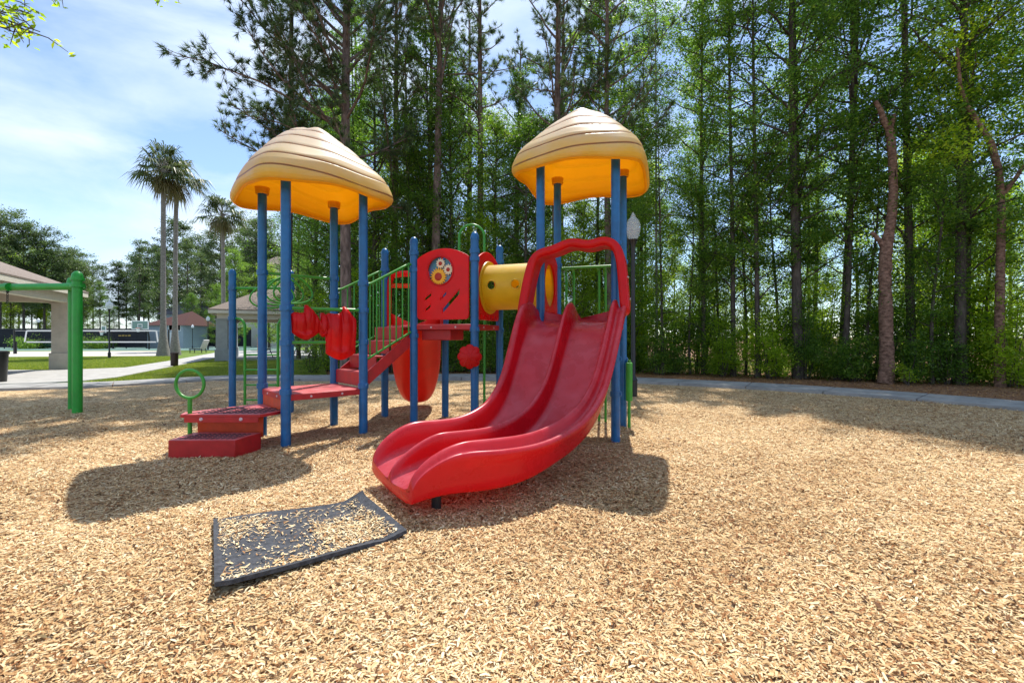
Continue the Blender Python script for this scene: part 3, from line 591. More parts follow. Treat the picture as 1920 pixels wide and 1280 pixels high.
for t_ in TS:
    c = Vector((sm(PX, t_), sm(PY, t_), 0)); e_ = .01; d_ = Vector((sm(PX, min(1, t_+e_))-sm(PX, max(0, t_-e_)), sm(PY, min(1, t_+e_))-sm(PY, max(0, t_-e_)), 0)).normalized()
    lat = Vector((-d_.y, d_.x, 0)); z = sm(ZS, t_)
    endk = max(0, (t_-.86)/.14); h = sm(HR, min(t_, .88))*math.sqrt(max(0, 1-endk**2.0))+.022; hd_ = h*.93 if t_ < .8 else h*.93*(1-.3*endk)
    if t_ < .06: hd_ = h*.8
    w_ = sm(WW, t_); fl = 1-min(1, max(0, (t_-.80)/.12)); fl *= min(1, t_/.05+.2); bt = -.085-.06*math.sin(math.pi*min(1, max(0, (t_-.62)/.38)))+.02*endk; z -= .03*endk**3
    fh = lambda a_: a_*h/.2 if h < .2 else a_
    sec = [(-w_-.02,bt), (-w_-.055,bt+.03), (-w_-.06,h*.35), (-w_-.055,h-.03), (-w_-.03,h-.004), (-w_,h), (-w_+.025,h-.025), (-w_+.038,h*.5), (-w_+.05,h*.12), (-w_+.085,.004), (-.13,0), (-.07,.004),
           (-.042,hd_*.14), (-.032,hd_*.55), (-.022,hd_-.016), (0,hd_), (.022,hd_-.016), (.032,hd_*.55), (.042,hd_*.14), (.07,.004), (.13,0), (w_-.085,.004), (w_-.05,h*.12), (w_-.038,h*.5), (w_-.025,h-.025), (w_,h), (w_+.022,h-.014),
           (w_+.038,h-fh(.095)*(.4+.6*fl)), (w_+.050+.012*fl,h-fh(.105)*(.6+.4*fl)), (w_+.06+.035*fl,h-fh(.055)), (w_+.062+.07*fl,h-fh(.065)), (w_+.062+.075*fl,h-fh(.12)), (w_+.06+.03*fl,h*.3), (w_+.058+.03*fl,bt+.04), (w_+.03,bt), (0,bt-.012)]
    rows.append([c+lat*q+Vector((0,0,z+zz)) for q, zz in sec])
mb = MB(); n_ = len(rows[0]); mb.grid(rows, closed_u=True); mb.add(rows[0], [tuple(range(n_))[::-1]]); mb.add(rows[-1], [tuple(range(n_))])
sl = mb.build('twin_slide', M['slide'], ps, 'wide red plastic slide with two lanes curving down to the wood chips', sub=1)
# hood arch at its head
eE, eG = V2(PO['E'], 0), V2(PO['G'], 0); ue = (eG-eE).normalized(); oe = Vector((ue.y, -ue.x, 0)); mc_ = (eE+eG)/2+oe*.17
hp = [(-.56,1.40,.16),(-.545,1.58,.12),(-.52,1.80,.07),(-.49,1.98,.03),(-.455,2.10,.01),(-.38,2.17,0),(-.27,2.185,0),(-.16,2.215,0),(-.07,2.255,0),(.02,2.265,0),(.11,2.24,0),(.20,2.225,0),(.29,2.25,0),(.36,2.26,0),(.44,2.235,0),(.505,2.16,.01),(.54,2.03,.02),(.56,1.85,.06),(.58,1.62,.11),(.60,1.42,.16)]
sec = [(-.16,-.03),(-.14,-.055),(0,-.04),(.13,-.06),(.165,-.04),(.175,.0),(.165,.035),(.13,.055),(0,.03),(-.13,.05),(-.16,.02)]
hd = MB(); hd.sweep([mc_+ue*q+oe*k+Vector((0,0,z)) for q, z, k in hp], sec, oe); sh_ = hd.build('slide_hood', M['red'], sl, sub=2)
for q, z in ((-.585,1.62),(-.555,1.86),(.62,1.62),(.60,1.86)):
    mb = MB(); p = mc_+ue*q+oe*(.02)+Vector((0,0,z)); s_ = -1 if q < 0 else 1; mb.tube([p-ue*s_*.03, p+ue*s_*.012], [.016,.012], 8); mb.build('bolt', M['steel'], sh_)
ft = MB(); fx, fy = G(818, 962); ft.lathe((fx, fy, -.05), [(.034,0),(.034,.22),(.038,.22),(.038,.26)], 14); ft.build('slide_foot', M['black'], sl)
ft = MB(); fx, fy = -.42, 3.45; ft.tube([(fx-.05, fy, .13), (fx+.05, fy, .16)], .02, 8); ft.build('foot_bracket', M['green'], sl)

# ================================================================ SWING SET
gx, gy = G(145, 772); sw = thing('swing_set', 'thick green steel swing frame with a hanging chain beside the left pavilion', 'swing', (gx, gy, 0))
mb = MB(); mb.lathe((gx, gy, 0), [(.066,-.2),(.066,2.10),(.078,2.10),(.078,2.17),(.066,2.22),(.035,2.255),(.003,2.265)], 22); o = mb.build('post', M['swing_green'], sw)
for z in (2.02,2.13):
    mb = MB(); mb.lathe((gx, gy, z), [(.073,-.02),(.092,-.02),(.092,.02),(.073,.02)], 20); mb.build('collar', M['swing_green'], o)
g2y = gy+.34; g2x = (135-960)/F*g2y
mb = MB(); mb.lathe((g2x, g2y, 0), [(.052,-.2),(.052,2.08),(.068,2.08),(.068,2.14),(.05,2.19),(.003,2.21)], 22); mb.build('post', M['swing_green'], sw)
mb = MB(); mb.tube([(gx-.05, gy+.14, 2.03), (gx-3.2, gy+.42, 2.03)], .058, 16); mb.build('top_bar', M['swing_green'], sw)
mb = MB(); mb.tube([((10-960)/F*(gy+.22), gy+.22, 2.03), ((19-960)/F*(gy+.22), gy+.21, 2.03)], .066, 16); mb.build('hanger_clamp', M['swing_green'], sw)
mb = MB()
hy = gy+.22; hx = (14-960)/F*hy
for k in range(5):
    z = 1.95-k*.042; a_ = math.pi/2*(k % 2)
    mb.tube([(hx+.013*math.cos(q)*math.cos(a_), hy+.013*math.cos(q)*math.sin(a_), z+.026*math.sin(q)) for q in [2*math.pi*i/10 for i in range(10)]], .005, 5, closed=True)
mb.tube([(hx, hy, 2.0), (hx, hy, 1.94)], .02, 8); mb.build('chain', M['black'], sw)

# ================================================================ RUBBER MAT
pc = [(400,980),(680,930),(763,1001),(402,1107)]
c4 = [G(*pc[0], .015), G(*pc[1], .07), G(*pc[2], .055), G(*pc[3], .05)]; cz4 = [.012,.06,.05,.05]
def matz(u_, v_):                        # u along the long side, v from the far side to the near one
    z = .034+.055*max(0, u_-.86)/.14*(1-.2*v_)+.040*max(0, v_-.90)/.10*(1-u_)**.7+.006*math.sin(7*u_+2*v_)+.010*max(0, (.06-u_))/.06+.02*max(0, .07-v_)/.07*u_
    return z
def matp(u_, v_):
    a = Vector(c4[0]).lerp(Vector(c4[1]), u_); b_ = Vector(c4[3]).lerp(Vector(c4[2]), u_); p = a.lerp(b_, v_)
    bow = .03*math.sin(math.pi*u_); p = p+Vector((0, bow*(1-2*v_)*.0)); return (p.x, p.y+.05*math.sin(math.pi*u_)*(v_)*.8, matz(u_, v_))
mb = MB(); nu, nv = 48, 30
top = [[matp(i/nu, j/nv) for i in range(nu+1)] for j in range(nv+1)]; bot = [[(x, y, z-.022) for x, y, z in r] for r in top]
mb.grid(top); mb.grid(bot); mb.grid([top[0], bot[0]]); mb.grid([top[-1], bot[-1]]); mb.grid([[r[0] for r in top], [r[0] for r in bot]]); mb.grid([[r[-1] for r in top], [r[-1] for r in bot]])
o = mb.build('rubber_mat', M['rubber'], None, angle=50)
tagtop(o, 'black rubber mat with curled edges, strewn with chips before the slide foot', 'mat')
# ================================================================ GROUND
def sheet(name, poly, z, material, kind='structure'):
    mb = MB(); mb.add([(x, y, z) for x, y in poly], [tuple(range(len(poly)))]); o = mb.build(name, material, recalc=False); o['kind'] = kind; return o
def ghash(x, y): return .006*np.sin(8.3*x+2*np.sin(2.1*y))*np.sin(7.1*y+1.7*np.sin(1.7*x))+.016*np.sin(1.9*x+.7*y+1)+.012*np.sin(-1.3*x+2.3*y)+.007*np.sin(4.7*x+3.1*y+2)
sheet('ground', [(-900,-60),(900,-60),(900,1400),(-900,1400)], -.10, M['straw'])
# near edge of the curving path, from left to right
def gp(*l): return [G(px, py) for px, py in l]
NEAR = [(-26,3.5),(-19,7.3),(-13.5,9.5)]+gp((150,727),(300,719),(435,712),(560,712.5),(690,711.5),(840,709.5),(940,711),(1080,713),(1200,718),(1427,730),(1585,741),(1797,758),(1920,770))+[(9.9,5.6),(10.6,3.6),(10.9,1.5),(10.6,-1.5)]
def cat(pts, n=8):
    o = []; pts = [Vector(p) for p in pts]
    for i in range(len(pts)-1):
        p0, p1, p2, p3 = pts[max(0, i-1)], pts[i], pts[i+1], pts[min(len(pts)-1, i+2)]
        for k in range(n):
            f_ = k/n; o.append(.5*((2*p1)+(-p0+p2)*f_+(2*p0-5*p1+4*p2-p3)*f_*f_+(-p0+3*p1-3*p2+p3)*f_**3))
    o.append(pts[-1]); return o
near = cat(NEAR); far = []
for i, p in enumerate(near):
    d = (near[min(i+1, len(near)-1)]-near[max(i-1, 0)]).normalized(); far.append(p+Vector((-d.y, d.x))*1.22)
# path slabs cut by joints
mb = MB(); acc = 0; cuts = [0]
for i in range(1, len(near)):
    acc += (near[i]-near[i-1]).length
    if acc > 1.18: cuts.append(i); acc = 0
S_len = np.concatenate([[0], np.cumsum([(near[i]-near[i-1]).length for i in range(1, len(near))])])
def at_s(arr, s): 
    i = int(min(len(arr)-2, np.searchsorted(S_len, s, 'right')-1)); f_ = (s-S_len[i])/(S_len[i+1]-S_len[i]); return arr[i].lerp(arr[i+1], f_)
s = 0; slabL = 1.5
while s < S_len[-1]-.1:
    e_ = min(S_len[-1], s+slabL-.02); qs = [s+(e_-s)*k/6 for k in range(7)]
    mb.prism([tuple(at_s(near, q)) for q in qs]+[tuple(at_s(far, q)) for q in reversed(qs)], -.12, .045+random.Random(int(s*10)).uniform(-.003,.003)); s += slabL
structure(mb.build('path', M['path'], bevel=.006))
mbj = MB(); mbj.prism([tuple(p.lerp(q, .06)) for p, q in zip(near, far)]+[tuple(q.lerp(p, .06)) for p, q in reversed(list(zip(near, far)))], -.11, .026); structure(mbj.build('path_joint_bed', M['straw']))
# wood-chip ground inside the path, gently uneven
from mathutils.geometry import intersect_line_line_2d
poly_in = [(p.x, p.y) for p in near]+[(10.6,-3),(-26,-3)]
PI_ = np.array(poly_in)
def inside(x, y, Pn=PI_):
    x = np.asarray(x); y = np.asarray(y); r = np.zeros(x.shape, bool); n = len(Pn); j = n-1
    for i in range(n):
        xi, yi = Pn[i]; xj, yj = Pn[j]; c = ((yi > y) != (yj > y)) & (x < (xj-xi)*(y-yi)/(yj-yi+1e-12)+xi); r ^= c; j = i
    return r
xs = np.arange(-26, 12, .2); ys = np.arange(-2.4, 12.8, .2); XX, YY = np.meshgrid(xs, ys); ZZ = ghash(XX, YY)
edge = np.full(XX.shape, 9.0); nr_ = np.array([(p.x, p.y) for p in near])
for q in nr_: edge = np.minimum(edge, np.hypot(XX-q[0], YY-q[1]))
keep = inside(XX, YY) | (edge < .5); fade = np.clip(edge/1.0, 0, 1); ZZ = ZZ*fade-.012*(1-fade)
idx = -np.ones(XX.shape, int); idx[keep] = np.arange(keep.sum()); vs = np.stack([XX[keep], YY[keep], ZZ[keep]], 1)
fs = [(idx[j,i], idx[j,i+1], idx[j+1,i+1], idx[j+1,i]) for j in range(len(ys)-1) for i in range(len(xs)-1) if keep[j,i] and keep[j,i+1] and keep[j+1,i+1] and keep[j+1,i]]
me = bpy.data.meshes.new('mulch_ground'); me.from_pydata(vs.tolist(), [], fs); me.polygons.foreach_set('use_smooth', [True]*len(fs)); o = link('mulch_ground', me, M['mulch']); o['kind'] = 'structure'
def gz(x, y):
    e_ = np.full(np.shape(x), 9.0)
    for q in nr_[::4]: e_ = np.minimum(e_, np.hypot(x-q[0], y-q[1]))
    f_ = np.clip(e_/1.0, 0, 1); return ghash(x, y)*f_-.012*(1-f_)
# lawns, side walk, courts
sheet('lawn', [(-60,16)]+[tuple(p+Vector((-.1,.12))) for p in far if -20 < p.x < -4.35]+[G(612,702),G(606,692),G(590,676),(-12,24),(-14,34),(-24,60),(-90,60)], -.012, M['lawn'])
def slabbed(name, poly, z, material): mb = MB(); mb.prism(poly, -.09, z); return structure(mb.build(name, material, bevel=.01))
slabbed('side_walk', gp((60,719),(156,714),(219,707.5),(312,689),(403,671),(440,664.5),(470,660),(470,656.5),(430,658.5),(403,661.5),(312,677.5),(234,689.5),(156,692.5),(103,694.5))+[(-17.2,16.5),(-24,16.2),(-24,11.5),(-17,10.5)], .02, M['concrete'])
slabbed('pavilion_floor', gp((424,678),(500,676),(594,673),(640,668),(640,660),(560,657),(470,658),(436,664)), .03, M['concrete'])
sheet('sand_court', gp((-200,668.5),(0,668.5),(290,667),(322,660),(300,657.5),(0,658.5),(-200,660)), -.004, M['sand'])
sheet('court', gp((-300,657.2),(560,656.5),(560,648.5),(-300,649)), -.003, M['green_court'])
sheet('car_park', gp((-500,648.2),(640,648),(640,643),(-500,643)), -.003, mat('asphalt', (.10,.10,.105), .9, .2, var=.1))

# ---------------------------------------------------------------- wood chips
def np_mesh(name, V_, faces_n, k, attr, material, smooth=False):
    me = bpy.data.meshes.new(name); nv = len(V_); me.vertices.add(nv); me.vertices.foreach_set('co', V_.astype(np.float32).ravel())
    F_ = faces_n.astype(np.int32); nf = len(F_); me.loops.add(nf*k); me.loops.foreach_set('vertex_index', F_.ravel()); me.polygons.add(nf)
    me.polygons.foreach_set('loop_start', np.arange(0, nf*k, k, dtype=np.int32)); me.polygons.foreach_set('loop_total', np.full(nf, k, np.int32))
    if smooth: me.polygons.foreach_set('use_smooth', np.ones(nf, bool))
    me.update(calc_edges=True)
    a = me.attributes.new('rnd', 'FLOAT', 'FACE'); a.data.foreach_set('value', attr.astype(np.float32))
    me.materials.append(material); return me
def chips(rng, x, y, z, lmin, lmax, tilt):
    n = len(x); L_ = rng.uniform(lmin, lmax, n)*rng.choice([.45,.8,1.1,1.7], n, p=[.3,.35,.25,.1]); W_ = np.minimum(L_*rng.uniform(.10, .36, n), .011); th = rng.uniform(0, 2*np.pi, n)
    pit = rng.normal(0, tilt, n); rol = rng.normal(0, tilt*1.4, n)
    ax = np.stack([np.cos(th)*np.cos(pit), np.sin(th)*np.cos(pit), np.sin(pit)], 1); bx = np.stack([-np.sin(th)*np.cos(rol), np.cos(th)*np.cos(rol), np.sin(rol)], 1)
    c = np.stack([x, y, z+.004+np.abs(np.sin(pit))*L_*.35+rng.uniform(0, .008, n)], 1)
    bend = rng.normal(0, .12, n)*L_
    def pt(a, b_, lift=None): return c+ax*(a*L_/2)[:, None]+bx*(b_*W_/2)[:, None]+np.array([0,0,1.0])*(np.zeros(n) if lift is None else lift)[:, None]
    o1 = np.ones(n); t1 = rng.uniform(.3, 1, n); t2 = rng.uniform(.2, 1, n)
    V_ = np.stack([pt(-o1, -t1), pt(-o1*.9, t1), pt(0*o1, -o1, bend), pt(0*o1, o1, bend), pt(o1, -t2), pt(o1*.88, t2)], 1).reshape(-1, 3)
    b0 = np.arange(n)*6; F_ = np.stack([np.stack([b0, b0+2, b0+3, b0+1], 1), np.stack([b0+2, b0+4, b0+5, b0+3], 1)], 1).reshape(-1, 4)
    col = np.clip(rng.beta(3.0, 1.6, n)+np.where(rng.random(n) < .16, -.45, 0), 0, 1); return V_, F_, np.repeat(col, 2)
MATP = np.array([matp(u_, v_)[:2] for u_, v_ in ((.01,.02),(.5,.02),(.97,.03),(.97,.97),(.5,.97),(.02,.97))])
rng = np.random.default_rng(7); Vs, Fs, As = [], [], []; base = 0
for r0, r1, dens, lm in ((.7,2.4,20000,.68),(2.4,3.8,14000,.72),(3.8,5.6,7500,.8),(5.6,8.0,3200,.95),(8.0,11.5,1200,1.2)):
    area = .5*2.1*(r1*r1-r0*r0); n = int(area*dens); th = rng.uniform(-1.05, 1.05, n); r = np.sqrt(rng.uniform(r0*r0, r1*r1, n)); x = r*np.sin(th); y = r*np.cos(th)
    k = inside(x, y) & ~inside(x, y, MATP); x, y = x[k], y[k]
    V_, F_, A_ = chips(rng, x, y, gz(x, y), .018*lm, .046*lm, .15); A_ = np.clip(A_+np.repeat(.10*np.sin(1.1*x+1.3*np.sin(.9*y))*np.sin(1.4*y+np.sin(1.3*x))+.05*np.sin(5*x)*np.sin(6*y), 2), 0, 1); Vs.append(V_); Fs.append(F_+base); As.append(A_); base += len(V_)
me = np_mesh('wood_chips', np.concatenate(Vs), np.concatenate(Fs), 4, np.concatenate(As), M['chip']); o = link('wood_chips', me, None)
tagtop(o, 'loose tan wood chips covering the whole play area', 'wood chips', kind='stuff')
# chips thrown on the mat
n = 4600; u_ = rng.random(n*4); v_ = rng.random(n*4)
pr_ = .10+.9*np.clip(np.sin(5.2*u_+1.0)*np.sin(6*v_+.5)*.7+.55*(u_ > .55)*(v_ < .8)*(u_ < .93)+.45*(np.abs(v_-.88) < .06)+.4*(u_ < .14), 0, 1)
k = (rng.random(n*4) < pr_*.62) & (u_ < .955) & (v_ > .05) & (v_ < .955) & (u_ > .03); u_, v_ = u_[k], v_[k]
pts = np.array([matp(a_, b_) for a_, b_ in zip(u_, v_)]); V_, F_, A_ = chips(rng, pts[:,0], pts[:,1], pts[:,2]-.002, .013, .032, .12)
o = link('scattered_chips', np_mesh('scattered_chips', V_, F_, 4, np.clip(A_+.12, 0, 1), M['chip']), None); tagtop(o, 'pale wood chips scattered over the black rubber mat', 'wood chips', kind='stuff')
# grass
LW = np.array([G(160,716),G(219,709),G(312,691),G(403,673),G(600,676),G(612,702),G(430,706)]); LW2 = np.array(gp((0,694),(156,692),(234,689),(312,677),(330,668),(0,670)))
def grass(name, polys, n, hmin, hmax, label):
    X, Y = [], []
    for Pn, m_ in zip(polys, n):
        lo_, hi_ = Pn.min(0), Pn.max(0); q = rng.uniform(lo_, hi_, (m_*3, 2)); q = q[inside(q[:,0], q[:,1], Pn)][:m_]; X.append(q[:,0]); Y.append(q[:,1])
    x = np.concatenate(X); y = np.concatenate(Y); n_ = len(x); th = rng.uniform(0, 2*np.pi, n_); h = rng.uniform(hmin, hmax, n_); w2 = rng.uniform(.006, .012, n_); lx = rng.normal(0, .5, n_)*h; ly = rng.normal(0, .5, n_)*h
    a = np.stack([x-np.cos(th)*w2, y-np.sin(th)*w2, np.full(n_, -.015)], 1); b_ = np.stack([x+np.cos(th)*w2, y+np.sin(th)*w2, np.full(n_, -.015)], 1); c = np.stack([x+lx, y+ly, h-.012], 1)
    V_ = np.stack([a, b_, c], 1).reshape(-1, 3); F_ = np.arange(n_*3).reshape(-1, 3); o = link(name, np_mesh(name, V_, F_, 3, rng.random(n_), M['blade']), None); tagtop(o, label, 'grass', kind='stuff')
grass('grass', [LW, LW2], [120000, 60000], .03, .075, 'short green grass on the lawns left of the woods')

# ================================================================ BUILDINGS
EA = Vector((.45,-.893,0)); EB = Vector((-.893,-.45,0))
def pavilion(cx, cy, hs, ez, az, label, cs, pm, ph=.0, group=None):
    t = thing('pavilion', label, 'pavilion', (cx, cy, 0), group); c = Vector((cx, cy, 0)); ov = hs+.55
    cr_ = [c+EA*ov*i+EB*ov*j for i, j in ((1,1),(1,-1),(-1,-1),(-1,1))]; ap = c+Vector((0,0,az))
    mb = MB(); e_ = [p+Vector((0,0,ez)) for p in cr_]; lo_ = [p+Vector((0,0,ez-.05)) for p in cr_]
    mb.add(e_+[ap]+lo_+[ap-Vector((0,0,.12))], [(0,1,4),(1,2,4),(2,3,4),(3,0,4),(0,5,6,1),(1,6,7,2),(2,7,8,3),(3,8,5,0),(6,5,9),(7,6,9),(8,7,9),(5,8,9)], False); mb.build('roof', M['shingle'], t)
    mb = MB()
    for i in range(4):                      # fascia and soffit
        a, b_ = cr_[i], cr_[(i+1) % 4]; m_ = (a+b_)/2; u_ = (b_-a)/2; nn = (m_-c).normalized()
        q = m_-nn*.03; mb.box((q.x, q.y, ez-.13), tuple(u_*.995), tuple(nn*.02), (0,0,.078))
    mb.build('fascia', M['cream'], t)
    mb = MB()
    for i in range(4):
        a, b_ = cr_[i], cr_[(i+1) % 4]; sc_ = (hs+.12)/ov; a, b_ = c+(a-c)*sc_, c+(b_-c)*sc_; m_ = (a+b_)/2; u_ = (b_-a)/2; nn = (m_-c).normalized()
        mb.box((m_.x, m_.y, ez-.30), tuple(u_), tuple(nn*.11), (0,0,.17))
    mb.build('beam', M['cream'], t)
    for i, j in ((1,1),(1,-1),(-1,-1),(-1,1)):
        p = c+EA*(hs-.0)*i+EB*(hs-.0)*j; mb = MB(); mb.box((p.x, p.y, (ez-.47)/2), tuple(EA*cs), tuple(EB*cs), (0,0,(ez-.47)/2)); col = mb.build('column', pm, t, bevel=.01)
        mb = MB(); mb.box((p.x, p.y, ph/2), tuple(EA*(cs+.05)), tuple(EB*(cs+.05)), (0,0,ph/2)); mb.build('pedestal', pm, col, bevel=.012)
        mb = MB(); mb.box((p.x, p.y, ez-.50), tuple(EA*(cs+.04)), tuple(EB*(cs+.04)), (0,0,.035)); mb.build('capital', pm, col, bevel=.008)
    return t
# left pavilion: nearest visible column at px 118, base 692
px_, py_ = G(120, 692); hs = 3.4; cc = Vector((px_, py_, 0))+EA*hs+EB*hs
pavilion(cc.x, cc.y, hs, 2.95, 4.75, 'open pavilion with brown shingle hip roof and tan stucco column behind the green swing frame', .27, M['stucco'], .62)
px_, py_ = G(417, 677); hs = 2.6; cc = Vector((px_, py_, 0))-EA*hs-EB*hs
pavilion(cc.x, cc.y, hs, 2.58, 4.3, 'smaller open pavilion with pinkish shingle hip roof and grey stucco column behind the left tower', .25, M['stucco_grey'], .60)

# club house tower and the blue-grey shed
def window(c, ux, n_, w2, h2, parent):
    c = Vector(c); ux = Vector(ux); n_ = Vector(n_)
    mb = MB()
    for dx, dz, sx, sz in ((-w2,0,.06,h2+.06),(w2,0,.06,h2+.06),(0,-h2,w2-.06,.06),(0,h2,w2-.06,.06)): mb.box(tuple(c+ux*dx+Vector((0,0,dz))+n_*.03), tuple(ux*sx), tuple(n_*.04), (0,0,sz))
    o = mb.build('window', M['white'], parent); mb = MB(); mb.box(tuple(c+n_*.005), tuple(ux*w2), tuple(n_*.012), (0,0,h2)); mb.build('pane', M['glass_dark'], o)
Yc = 58; cxh = (521-960)/F*Yc; zt = H0+(632-500)/F*Yc
cb = thing('clubhouse_tower', 'cream tower with small brown hip roof rising far behind the pavilion', 'building', (cxh, Yc, 0)); hw = 1.55
mb = MB(); mb.abox(cxh-hw, cxh+hw, Yc-hw, Yc+hw, -.1, zt); mb.abox(cxh-6, cxh+9, Yc+hw+.01, Yc+9, -.1, 4.0); mb.build('wall', mat('cream_wall', (.55,.53,.47), .8, .3, var=.04), cb)
mb = MB(); o2 = hw+.35; mb.add([(cxh-o2,Yc-o2,zt),(cxh+o2,Yc-o2,zt),(cxh+o2,Yc+o2,zt),(cxh-o2,Yc+o2,zt),(cxh,Yc,zt+1.35),(cxh,Yc,zt-.01)], [(0,1,4),(1,2,4),(2,3,4),(3,0,4),(1,0,5),(2,1,5),(3,2,5),(0,3,5)], False); mb.build('roof', M['shingle'], cb)
mb = MB(); mb.abox(cxh-hw-.12, cxh+hw+.12, Yc-hw-.12, Yc-hw-.005, zt-.22, zt-.02); mb.build('cornice', M['cream'], cb)
window((cxh+.1, Yc-hw, zt-1.3), (1,0,0), (0,-1,0), .42, .62, cb); window((cxh+.1, Yc-hw, zt-3.0), (1,0,0), (0,-1,0), .42, .42, cb)
Ys = 50; xa, xb = (273-960)/F*Ys, (333-960)/F*Ys
sh = thing('equipment_shed', 'pale blue-grey shed with low red-brown roof beyond the ball court', 'building', (xa, Ys, 0))
mb = MB(); mb.abox(xa, xb+.6, Ys, Ys+5, -.1, 2.55); mb.build('wall', M['bluewall'], sh)
mb = MB(); xm = (xa+xb)/2+1.6; mb.add([(xa-.3,Ys-.4,2.5),(xb+1,Ys-.4,2.5),(xb+1,Ys+5.4,2.5),(xa-.3,Ys+5.4,2.5),(xm,Ys+2.5,4.2)], [(0,1,4),(1,2,4),(2,3,4),(3,0,4),(3,2,1,0)], False); mb.build('roof', mat('red_brown_roof', (.085,.035,.03), .85, .3, var=.2, vscale=20), sh)
mb = MB(); mb.abox(xb-.9, xb-.2, Ys-.03, Ys-.004, 0, 1.75); mb.build('door', M['white'], sh)
Yh = 62; xh0, xh1 = (300-960)/F*Yh, (352-960)/F*Yh
hh = thing('far_house', 'pale house with grey roof and white framed windows behind the palms', 'house', (xh0, Yh, 0))
mb = MB(); mb.abox(xh0, xh1, Yh, Yh+7, -.1, 4.4); mb.build('wall', mat('house_wall', (.42,.46,.52), .8, .3), hh)
mb = MB(); mb.add([(xh0-.4,Yh-.5,4.3),(xh1+.4,Yh-.5,4.3),(xh1+.4,Yh+7.5,4.3),(xh0-.4,Yh+7.5,4.3),(xh0+1.5,Yh+3.5,6.6),(xh1-1.5,Yh+3.5,6.6)], [(0,1,5,4),(1,2,5),(2,3,4,5),(3,0,4),(3,2,1,0)], False); mb.build('roof', mat('grey_roof', (.13,.13,.15), .85, .3, var=.2, vscale=20), hh)
for q in (.25,.7): window((xh0+(xh1-xh0)*q, Yh, 3.2), (1,0,0), (0,-1,0), .45, .5, hh)

# tennis windscreen fences
def fence(pxa, pxb, Y, zt, n, label):
    xa, xb = (pxa-960)/F*Y, (pxb-960)/F*Y; t = thing('windscreen_fence', label, 'fence', (xa, Y, 0))
    mb = MB(); mb.abox(xa, xb, Y-.02, Y, .12, zt); mb.build('screen', M['darkscreen'], t)
    mb = MB(); mb.tube([(xa, Y+.03, zt+.04), (xb, Y+.03, zt+.04)], .035, 6); mb.build('top_rail', M['black'], t)
    for i in range(n+1):
        x = xa+(xb-xa)*i/n; mb = MB(); mb.tube([(x, Y+.06, -.1), (x, Y+.06, zt+.1)], .045, 6); mb.build('post', M['black'], t)
    return t
f1 = fence(-260, 274, 48, H0+(632-617)/F*48, 14, 'long dark windscreen fence behind the volleyball net')
xx_ = (235-960)/F*48; mb = MB()
for k, (dx, w2) in enumerate(((-.55,.14),(-.2,.13),(.12,.12),(.45,.13))): mb.abox(xx_+dx-w2, xx_+dx+w2, 47.955, 47.975, 1.30, 1.42+.03*(k % 2))
mb.build('lettering', mat('gold_lettering', (.45,.28,.05), .6), f1)
fence(338, 470, 54, 2.3, 5, 'dark windscreen fence in the shade right of the palms')

# volleyball net
Yn = 33; xa, xb = (50-960)/F*Yn, (293-960)/F*Yn; zt_, zb_ = H0+(632-620)/F*Yn, H0-(641-632)/F*Yn
vb = thing('volleyball_net', 'white taped volleyball net stretched across the sand court', 'net', (xa, Yn, 0))
for nm, z in (('top_tape', zt_), ('bottom_tape', zb_)): mb = MB(); mb.abox(xa, xb, Yn-.012, Yn+.012, z-.045, z+.045); mb.build(nm, M['white'], vb)
for x, dx in ((xa, -.15), (xb, .12)):
    mb = MB(); mb.add([(x-.05, Yn-.01, zt_), (x+.05, Yn-.01, zt_), (x+.05+dx, Yn-.01, zb_), (x-.05+dx, Yn-.01, zb_), (x-.05, Yn+.01, zt_), (x+.05, Yn+.01, zt_), (x+.05+dx, Yn+.01, zb_), (x-.05+dx, Yn+.01, zb_)], [(0,3,2,1),(4,5,6,7),(0,1,5,4),(2,3,7,6),(1,2,6,5),(0,4,7,3)], False); mb.build('side_tape', M['white'], vb)
mb = MB()
for k in range(90): x = xa+(xb-xa)*k/89; mb.tube([(x, Yn, zb_), (x, Yn, zt_)], .0035, 3, caps=False)
for k in range(1, 8): z = zb_+(zt_-zb_)*k/8; mb.tube([(xa, Yn, z), (xb, Yn, z)], .0035, 3, caps=False)
mb.build('mesh', M['black'], vb)
for x in (xa-.9, xb+.9, ): mb = MB(); mb.tube([(x, Yn, -.1), (x, Yn, zt_+.1)], .055, 8); o = mb.build('post', M['black'], vb); mb = MB(); mb.tube([(x, Yn, zt_), ((xa if x < xa else xb), Yn, zt_)], .008, 4); mb.build('cord', M['white'], vb)
for px in (27,): x = (px-960)/F*Yn; mb = MB(); mb.tube([(x, Yn+.1, -.1), (x, Yn+.1, .9)], .06, 8); mb.build('anchor_post', M['black'], vb)

